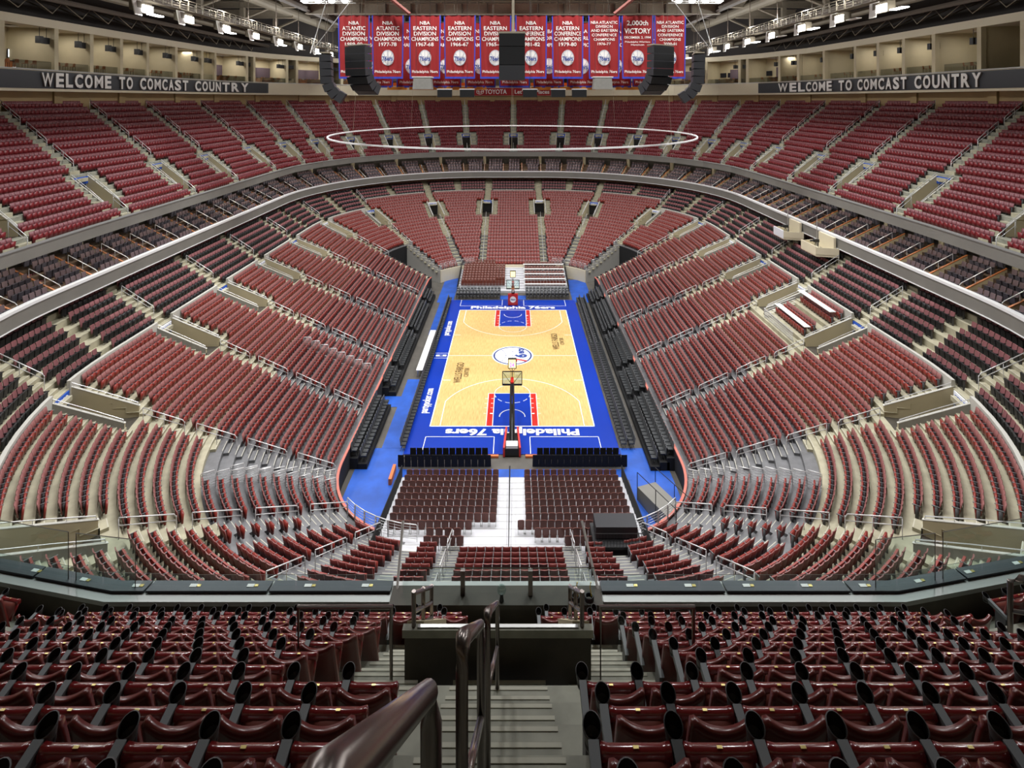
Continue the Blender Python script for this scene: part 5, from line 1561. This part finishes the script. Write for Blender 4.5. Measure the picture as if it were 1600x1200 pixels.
def banner(x, y, ztop, w, h, lines, label, seed, logo=True, group=None):
    e = empty('banner', (x, y, ztop))
    b, f, tp = banner_mesh(w, h, 0.06, seed); b.obj('cloth', e, True)
    for (txt, z, size, width) in lines:
        me = text_mesh(txt, size, 0.0, 0.012*size, m=M_BANW, width=width)
        import bmesh
        bm = bmesh.new(); bm.from_mesh(me)
        for v in bm.verts:
            X, Z = v.co.x, v.co.y+z; v.co = (tp(X, Z), f(X, Z)-0.045, Z)
        bm.to_mesh(me); bm.free()
        link('lettering', me, e)
    if logo:
        zl = -h*0.67; r = w*0.205; g = MB()
        vv = []
        for q_ in range(9):
            rr = r*q_/8
            for i in range(32): vv.append((tp(rr*cos(2*pi*i/32), zl), f(tp(rr*cos(2*pi*i/32), zl), zl+rr*1.2*sin(2*pi*i/32))-0.045, zl+rr*1.2*sin(2*pi*i/32)))
        g.add(vv, [(q_*32+i, q_*32+(i+1) % 32, (q_+1)*32+(i+1) % 32, (q_+1)*32+i) for q_ in range(8) for i in range(32)], M_BANW)
        g2 = []
        for pts in ([(cos(a*pi/8)*0.95, sin(a*pi/8)*0.95) for a in range(17)], [(-0.95, 0.1), (0.95, 0.1)], [(0, -0.95), (0, 0.95)], [(-0.7, 0.6), (-0.3, 0), (-0.7, -0.6)], [(0.7, 0.6), (0.3, 0), (0.7, -0.6)]):
            pts = [(pts[i_][0]+(pts[i_+1][0]-pts[i_][0])*j_/6, pts[i_][1]+(pts[i_+1][1]-pts[i_][1])*j_/6) for i_ in range(len(pts)-1) for j_ in range(6)]+[pts[-1]]
            g.tube([(tp(p[0]*r, zl), f(tp(p[0]*r, zl), zl+p[1]*r*1.2)-0.06, zl+p[1]*r*1.2) for p in pts], 0.012, M_LBLUE, 3)
        lo = g.obj('ball_emblem', e)
        o = link('lettering', text_mesh('76ers', r*0.9, 0.002, 0.02, m=M_LBLUE, width=r*1.6), lo, (0, -0.17, zl-0.1)); o.rotation_euler = (pi/2, 0, 0)
    tag(e, label, 'banner', group)
BY = -3.5; BDD = BY-CAM[1]
def bx(px): return CAM[0]+(px-PPX)*BDD/F_PX
def bz(py): return CAM[2]+(PPY-py)*BDD/F_PX
BW = 50*BDD/F_PX
def std(l1, l2, yr): return [('NBA', -0.85, 0.55, 1.15), (l1, -1.45, 0.62, 2.6), (l2, -2.05, 0.62, 2.5 if len(l2) < 9 else 3.0), ('CHAMPIONS', -2.65, 0.62, 3.05), (yr, -3.25, 0.58, 2.0)]
phl = ('Philadelphia 76ers', -6.35, 0.42, 3.0)
BN = [(553, std('ATLANTIC', 'DIVISION', '1989-90')), (606, std('ATLANTIC', 'DIVISION', '1977-78')), (664, std('EASTERN', 'DIVISION', '1967-68')), (718.5, std('EASTERN', 'DIVISION', '1966-67')), (774, std('EASTERN', 'DIVISION', '1965-66')), (830, std('EASTERN', 'CONFERENCE', '1981-82')), (887, std('EASTERN', 'CONFERENCE', '1979-80')),
      (944, [('NBA ATLANTIC', -0.8, 0.45, 3.0), ('DIVISION', -1.25, 0.42, 1.9), ('AND EASTERN', -1.7, 0.42, 3.0), ('CONFERENCE', -2.2, 0.42, 2.8), ('CHAMPIONS', -2.7, 0.42, 2.4), ('1976-77', -3.2, 0.42, 1.5)]),
      (996, [('2,000th', -0.9, 0.75, 2.4), ('VICTORY', -1.75, 0.8, 3.0), ('DECEMBER 2, 1994', -2.5, 0.36, 3.0), ('Philadelphia Warriors', -3.0, 0.26, 2.9), ('Hamilton', -3.3, 0.26, 1.5)]),
      (1047, [('NBA ATLANTIC', -0.8, 0.45, 3.0), ('DIVISION', -1.25, 0.42, 1.9), ('AND EASTERN', -1.7, 0.42, 3.0), ('CONFERENCE', -2.2, 0.42, 2.8), ('CHAMPIONS', -2.7, 0.42, 2.4), ('2000-01', -3.2, 0.42, 1.5)])]
for i, (px, ls) in enumerate(BN):
    banner(bx(px), BY, bz(24), BW, (123-24)*BDD/F_PX*1.0, ls+[phl], 'red championship banner reading %s, %s from the left in the front row' % (ls[-1][0] if ls[-1][0] != 'Hamilton' else '2,000th VICTORY', ordw(i+1)), 20+i, group='front row of hanging banners')
for i, px in enumerate((580, 636, 692, 748, 804, 860, 915, 970, 1022)):
    banner(bx(px), BY+3.0, bz(30), BW*1.05, (136-30)*BDD/F_PX, [('NBA', -1.0, 0.6, 1.2), ('WORLD', -1.8, 0.6, 2.6), ('CHAMPIONS', -2.6, 0.6, 3.0), ('Philadelphia 76ers', -7.0, 0.42, 3.0)], 'red banner in the back row, %s from the left, mostly hidden by the front row' % ordw(i+1), 60+i, group='back row of hanging banners')
q = MB(); q.tube([(bx(525), BY, bz(23.5)), (bx(1075), BY, bz(23.5))], 0.06, M_STEELD, 6); q.tube([(bx(525), BY+3, bz(29)), (bx(1075), BY+3, bz(29))], 0.06, M_STEELD, 6)
for px in range(530, 1075, 60): q.tube([(bx(px), BY, bz(23.5)), (bx(px), BY, 55.8)], 0.02, M_STEELD, 4); q.tube([(bx(px), BY+3, bz(29)), (bx(px), BY+3, 55.8)], 0.02, M_STEELD, 4)
tag(q.obj('banner_bar'), 'dark hanging bars that carry the rows of banners', 'bar')

# ------------------------------------------------------------------ loudspeaker clusters
def array(x, y, ztop, yaw, n, label, w=1.15, hh=0.62, cur=0.16):
    e = empty('loudspeaker_array', (x, y, ztop), yaw)   # local -Y faces listeners
    px, pz, ang = 0.0, 0.0, 0.0
    for i in range(n):
        b = MB()
        b.hexa([(-w, -0.45, -hh*0.5), (w, -0.45, -hh*0.5), (w*0.95, 0.45, -hh*0.42), (-w*0.95, 0.45, -hh*0.42), (-w, -0.45, hh*0.5), (w, -0.45, hh*0.5), (w*0.95, 0.45, hh*0.42), (-w*0.95, 0.45, hh*0.42)], M_SPK)
        b.add([(-w*0.96, -0.456, -hh*0.4), (w*0.96, -0.456, -hh*0.4), (w*0.96, -0.456, hh*0.4), (-w*0.96, -0.456, hh*0.4)], [(0, 1, 2, 3)], M_BLK)
        o = b.obj('cabinet', e); o.location = (0, px, pz-hh*0.5); o.rotation_euler = (ang, 0, 0)
        ang += 0.02 if i < 3 else cur*1.9; px += sin(ang)*hh; pz -= cos(ang)*hh
    b = MB(); b.box((0, 0, 0.12), (w, 0.4, 0.05), M_STEEL)
    for u in (-w*0.7, w*0.7): b.tube([(u, 0, 0.15), (u, 0, 55.5-ztop)], 0.02, M_STEELD, 4)
    b.obj('hanging_frame', e)
    tag(e, label, 'loudspeaker', 'hanging loudspeaker arrays')
def at(px, py, D): return (CAM[0]+(px-PPX)*D/F_PX, CAM[1]+D, CAM[2]+(PPY-py)*D/F_PX)
D1 = 48.0
for (px, py, yaw, lb, n) in ((560, 73, -0.5, 'large black curved loudspeaker array in front of the leftmost banner', 7), (1032, 73, 0.5, 'large black curved loudspeaker array in front of the rightmost banners', 7), (510, 86, -1.35, 'side-on black curved loudspeaker array at the left of the banners', 7), (1091, 86, 1.35, 'side-on black curved loudspeaker array at the right of the banners', 7)):
    p = at(px, py, D1); array(p[0], p[1], p[2], yaw, n, lb)
p = at(800, 54, 46); e = empty('subwoofer_stack', p)
for j, (z0, z1, m) in enumerate(((0, -1.0, M_CLOTHB), (-1.05, -2.5, M_CLOTHB), (-2.55, -3.75, M_SPK))):
    b = MB(); b.box((0, 0, (z0+z1)/2), (1.05, 0.7, (z0-z1)/2), m); b.obj('cabinet', e)
b = MB(); b.box((0, 0, 0.1), (1.1, 0.7, 0.08), M_STEEL); b.tube([(0.1, 0, 0.1), (0.1, 0, 55.5-p[2])], 0.12, M_STEEL, 6); b.obj('hanging_frame', e)
tag(e, 'black box loudspeaker stack hanging at the centre before the banners', 'loudspeaker')
# grey projector boxes and yellow chain hoist beams below the banners
for px, lb in ((661, 'left'), (941, 'right')):
    p = at(px, 131, 56); e = empty('projector_housing', p); b = MB(); b.hexa([(-0.95, -0.6, -0.55), (0.95, -0.6, -0.55), (0.95, 0.6, -0.55), (-0.95, 0.6, -0.55), (-0.85, -0.6, 0.6), (0.85, -0.6, 0.6), (0.85, 0.6, 0.6), (-0.85, 0.6, 0.6)], M_VOMOUT); b.obj('case', e)
    b = MB(); b.box((0, 0, 0.66), (1.0, 0.65, 0.05), M_WHITE); b.tube([(-0.7, 0, 0.7), (-0.7, 0, 55.5-p[2])], 0.02, M_BLK, 4); b.tube([(0.7, 0, 0.7), (0.7, 0, 55.5-p[2])], 0.02, M_BLK, 4); b.obj('hanging_frame', e)
    tag(e, 'grey boxy projector housing under the banners, %s one' % lb, 'projector')
M_YEL = mat('hoist_orange', rgb(200, 130, 40), 0.6)
for j, (a, b_) in enumerate(((640, 760), (830, 930), (962, 1000), (606, 636))):
    p0, p1 = at(a, 138, 66), at(b_, 138, 66); b = MB(); b.box(((p0[0]+p1[0])/2, p0[1], p0[2]), ((p1[0]-p0[0])/2, 0.25, 0.18), M_YEL)
    b.box(((p0[0]+p1[0])/2, p0[1]+1.2, p0[2]+0.5), ((p1[0]-p0[0])/2, 0.25, 0.18), M_YEL)
    for u in (0.1, 0.9): x = p0[0]+(p1[0]-p0[0])*u; b.tube([(x, p0[1], p0[2]), (x, p0[1], 55.5)], 0.02, M_STEELD, 4)
    tag(b.obj('hoist_beam'), 'orange hoist beam under the banners, %s' % ('left of centre', 'right of centre', 'far right short one', 'far left short one')[j], 'beam')
for j, px in enumerate((695, 905, 730, 872, 828)):
    p = at(px, 146, 60); e = empty('downfill_speaker', p); b = MB(); b.box((0, 0, 0), (0.75, 0.4, 0.4), M_CLOTHB); b.obj('cabinet', e); b = MB(); b.box((0, -0.1, 0.45), (0.8, 0.3, 0.04), M_WHITE); b.tube([(0, 0, 0.4), (0, 0, 55.5-p[2])], 0.02, M_BLK, 4); b.obj('hanging_frame', e)
    tag(e, 'small black downfill speaker under the banners, %s' % ('second from left', 'rightmost', 'left of the centre sign', 'second from right', 'just right of centre')[j], 'loudspeaker')

# ------------------------------------------------------------------ halo ring
e = empty('halo_ring', (0, 0, 26.3))
b = MB(); R = 20.8; pts = [(R*cos(2*pi*i/96), R*sin(2*pi*i/96), 0) for i in range(97)]
N = 96
vv = []
for i in range(N):
    c, s_ = cos(2*pi*i/N), sin(2*pi*i/N)
    for r, z in ((R-0.07, -0.07), (R+0.07, -0.07), (R+0.07, 0.07), (R-0.07, 0.07)): vv.append((r*c, r*s_, z))
b.add(vv, [(i*4+j, ((i+1) % N)*4+j, ((i+1) % N)*4+(j+1) % 4, i*4+(j+1) % 4) for i in range(N) for j in range(4)], M_HALO); b.obj('ring_tube', e)
b = MB()
for i in range(0, 96, 12): b.tube([(R*cos(2*pi*i/96), R*sin(2*pi*i/96), 0.1), (R*0.9*cos(2*pi*i/96), R*0.9*sin(2*pi*i/96), 28)], 0.012, M_STEEL, 3)
b.obj('hanging_cables', e)
tag(e, 'thin white circular ring hanging above the court from cables', 'ring')

# ------------------------------------------------------------------ roof steel
def Ibeam(mb, a, b, h, w, m):
    a = np.array(a, float); b_ = np.array(b, float); d = b_-a; L = np.linalg.norm(d); d /= L
    up = np.array((0, 0, 1.0)); s = np.cross(d, up); s /= np.linalg.norm(s); up = np.cross(s, d)
    def bar(hz, hw, off):
        P = []
        for q in (a, b_):
            for (u, v) in ((-1, -1), (1, -1), (1, 1), (-1, 1)): P.append(tuple(q+s*hw*u+up*(off+hz*v)))
        mb.add(P, [(0, 1, 2, 3), (7, 6, 5, 4), (0, 4, 5, 1), (1, 5, 6, 2), (2, 6, 7, 3), (3, 7, 4, 0)], m)
    bar(0.05, w/2, -h/2); bar(0.05, w/2, h/2); bar(h/2, 0.04, 0)
def truss(y, zb, zt, x0, x1, n, m, label):
    e = empty('roof_truss', (0, y, 0)); b = MB(); Ibeam(b, (x0, 0, zb), (x1, 0, zb), 0.7, 0.6, m); Ibeam(b, (x0, 0, zt), (x1, 0, zt), 0.7, 0.6, m); b.obj('chord', e)
    c = MB()
    for i in range(n):
        xa = x0+(x1-x0)*i/n; xb = x0+(x1-x0)*(i+1)/n
        c.box((xa, 0, (zb+zt)/2), (0.18, 0.18, (zt-zb)/2), m)
        c.tube([(xa, 0, zb if i % 2 else zt), (xb, 0, zt if i % 2 else zb)], 0.2, m, 4)
    c.obj('web_members', e); tag(e, label, 'truss', 'roof trusses')
for j, y in enumerate((12, 30, 48, 66)):
    truss(y, 47.5+0.0*j, 54.5, -60, 60, 14, M_STEEL if j % 2 else M_STEELD, 'transverse steel roof truss, %s one away from the court centre' % ordw(j+1))
for s, sd in ((-1, 'left'), (1, 'right')):
    e = empty('roof_girder', (s*30.5, 0, 0)); b = MB(); Ibeam(b, (0, -20, 44), (0, 68, 44), 1.0, 0.9, M_STEELD); b.obj('girder', e); b = MB()
    for i in range(8): b.tube([(0, -18+i*11, 44), (0, -18+i*11, 56)], 0.15, M_STEELD, 4)
    b.obj('hangers', e); tag(e, 'dark longitudinal roof girder above the %s upper tier' % sd, 'girder')
    q = MB(); p0, p1 = at(1150 if s > 0 else 458, 22, 100), at(1243 if s > 0 else 318, 22, 100); Ibeam(q, p0, p1, 1.4, 0.8, M_STEEL); tag(q.obj('cross_beam'), 'tan cross beam between girder and catwalk, %s side' % sd, 'beam')
    q = MB(); p0, p1 = at(800+s*160, 22, 62), at(800+s*260, -60, 62); q.tube([p0, (p1[0], p1[1], min(p1[2], 55.9))], 0.22, M_RSTEEL, 4); tag(q.obj('diagonal_brace'), 'red oxide diagonal brace above the banners, %s side' % sd, 'brace')
q = MB()
p0 = at(800, 14, 84)
Ibeam(q, (-31, p0[1], p0[2]), (31, p0[1], p0[2]), 1.5, 1.0, M_STEEL)
for i in range(-8, 9): q.box((i*3.8, p0[1]-0.3, p0[2]), (0.08, 0.25, 0.7), M_STEELD)
tag(q.obj('plate_girder'), 'wide tan plate girder spanning behind the top of the banners', 'girder')
# catwalks with lamp housings
for s, sd in ((-1, 'left'), (1, 'right')):
    X = s*36.5; Z = 40.2; e = empty('catwalk', (X, 0, Z)); b = MB(); b.box((0, 18, 0), (0.5, 52, 0.05), M_CATW); b.obj('deck', e)
    b = MB()
    for u in (-0.5, 0.5):
        b.tube([(u, -34, 1.1), (u, 70, 1.1)], 0.05, M_CATW, 4); b.tube([(u, -34, 0.55), (u, 70, 0.55)], 0.03, M_CATW, 4)
        for i in range(70): b.box((u, -34+i*1.5, 0.55), (0.03, 0.04, 0.55), M_CATW)
    b.obj('railing', e)
    b = MB()
    for i in range(12): b.tube([(0, -34+i*9, 0), (0, -34+i*9, 56-Z)], 0.05, M_STEELD, 4)
    b.obj('hangers', e); tag(e, 'tan steel catwalk with railing hung over the %s upper tier' % sd, 'catwalk')
    for i, y in enumerate((-12, -5, 3, 11, 19, 27, 35, 43, 51)):
        e = empty('flood_lamp', (X-s*0.4, y, Z-0.9), 0 if s < 0 else pi)     # local +X towards the court
        b = MB(); b.hexa([(-0.3, -1.1, -0.35), (0.5, -1.1, -0.6), (0.5, 1.1, -0.6), (-0.3, 1.1, -0.35), (-0.3, -1.1, 0.5), (0.5, -1.1, 0.5), (0.5, 1.1, 0.5), (-0.3, 1.1, 0.5)], M_CATW); b.obj('housing', e)
        b = MB(); b.hexa([(0.5, -1.5, -0.9), (0.6, -1.5, -0.9), (0.6, -0.5, -0.9), (0.5, -0.5, -0.9), (0.3, -1.7, 0.6), (0.4, -1.7, 0.6), (0.4, -0.3, 0.6), (0.3, -0.3, 0.6)], M_SHUT); b.obj('shutter', e)
        b = MB(); b.box((0.55, 0.35, -0.15), (0.06, 0.75, 0.36), M_LAMP); b.obj('lamp_face', e)
        b = MB(); b.box((0.1, 2.2, -0.45), (0.3, 0.9, 0.05), M_LAMP if i % 2 == 0 else M_SHUT); b.obj('reflector', e)
        tag(e, 'white flood lamp with shutter on the %s catwalk, %s from the near end' % (sd, ordw(i+1)), 'lamp', 'flood lamps on the catwalks')
        ld = bpy.data.lights.new('flood_light', 'AREA'); ld.shape = 'RECTANGLE'; ld.size = 2.0; ld.size_y = 1.0; ld.energy = FLOOD
        lo = link('flood_light', ld, e, (0.9, 0.3, -0.5)); lo.rotation_euler = (0, -radians(35), 0)
        pl = bpy.data.lights.new('roof_fill_light', 'POINT'); pl.shadow_soft_size = 0.4; pl.energy = ROOF_FILL  # added above the lamp to lift the dark roof steel
        link('roof_fill_light', pl, e, (0.3, 0.3, 2.2))
for s, sd in ((-1, 'left'), (1, 'right')):
    # ring duct, purlins and bracing between the suites and the roof
    q = MB()
    for i in range(24):
        y = -18+i*4.2; q.tube([(s*50, y, 39.8), (s*54, y, 41.6)], 0.09, M_STEELD, 4); q.tube([(s*50, y, 39.7), (s*50.5, y+2, 41.2), (s*50, y+4.2, 39.7)], 0.05, M_STEEL, 4)
    q.tube([(s*48.6, -18, 40.9), (s*48.6, 83, 40.9)], 0.3, M_STEELD, 6); q.tube([(s*46, -18, 41.9), (s*46, 83, 41.9)], 0.45, M_CATW, 8); q.box((s*43, 32, 42.2), (0.6, 50, 0.35), M_STEELD)
    tag(q.obj('lattice_brace'), 'dark lattice bracing in the gap above the %s suites' % sd, 'bracing')
    q = MB()
    for i in range(7):
        y = -10+i*13; q.box((s*46, y, 49), (0.35, 0.35, 7), M_STEEL); q.tube([(s*46, y, 44), (s*36.5, y+6, 50)], 0.22, M_STEEL, 4); q.tube([(s*46, y, 55), (s*30.5, y, 47)], 0.2, M_STEELD, 4)
        Ibeam(q, (s*30.5, y, 46.5), (s*58, y, 46.5), 1.0, 0.7, M_STEEL if i % 2 else M_STEELD)
    tag(q.obj('roof_frame'), 'row of steel roof frames and knee braces over the %s side' % sd, 'frame')
    q = MB(); q.cyl((s*40, -20, 46), (s*40, 86, 46), 0.9, M_CATW, n=14); q.box((s*34, 30, 50.5), (1.6, 45, 0.6), M_ROOF); tag(q.obj('air_duct'), 'long round air duct running along the %s roof edge' % sd, 'duct')
q = MB()
for i in range(30): q.box((-58+i*4, 20, 55.6), (0.12, 76, 0.25), M_STEELD)
tag(q.obj('roof_purlins'), 'parallel steel purlins under the roof deck', 'purlin')
# lamp truss above the banners
for s, sd in ((-1, 'left'), (1, 'right')):
    p = at(800+s*290, 2, 56); e = empty('lamp_truss', p); b = MB()
    for dz in (0, 0.8):
        for dy in (0, 1.2): b.tube([(-2.6, dy, dz), (2.6, dy, dz)], 0.05, M_ALU, 4)
    for i in range(7): b.tube([(-2.6+i*0.87, 0, 0), (-2.6+((i+1) % 7)*0.87, 1.2, 0.8)], 0.03, M_ALU, 4)
    b.tube([(0, 0, 0), (s*1.6, 0, -5.2)], 0.04, M_ALU, 4); b.tube([(-s*2.4, 0, 0), (s*1.6, 0, -5.2)], 0.04, M_ALU, 4)
    b.tube([(0, 0.5, 0.8), (0, 0.5, 55.8-p[2])], 0.04, M_ALU, 4)
    b.obj('frame', e)
    for i in range(4):
        b = MB(); b.cyl((-2+i*1.33, -0.2, 0.2), (-2+i*1.33, -0.5, 0.0), 0.28, M_LAMP, 0.34); b.obj('lamp_face', e)
    tag(e, 'aluminium lamp truss with bright lamps above the banners, %s end' % sd, 'lamp truss')
# high bay floods over the bowl
hb = MB(); hb.cyl((0, 0, 0.9), (0, 0, 0), 0.35, M_CATW, 0.9, 16); HBM = hb.mesh('shade'); hl = MB(); hl.cyl((0, 0, 0.02), (0, 0, 0.05), 0.82, M_LAMP, n=16); HLM = hl.mesh('lamp_face')
k = 0
for yy in (-36, -22, -8, 6, 20):
    for xx in (-24, -8, 8, 24):
        k += 1
        e = empty('high_bay_lamp', (xx, yy, 49.5)); link('shade', HBM, e); link('lamp_face', HLM, e)
        b = MB(); b.tube([(0, 0, 0.9), (0, 0, 6.3)], 0.03, M_STEELD, 4); b.obj('stem', e)
        tag(e, 'round high bay lamp over the court, %s row from near, %s from left' % (ordw((k-1)//4+1), ordw((k-1) % 4+1)), 'lamp', 'high bay lamps')
        ld = bpy.data.lights.new('bay_light', 'AREA'); ld.shape = 'DISK'; ld.size = 1.8; ld.energy = BAY; ld.spread = radians(130)
        link('bay_light', ld, e, (0, 0, -0.08))
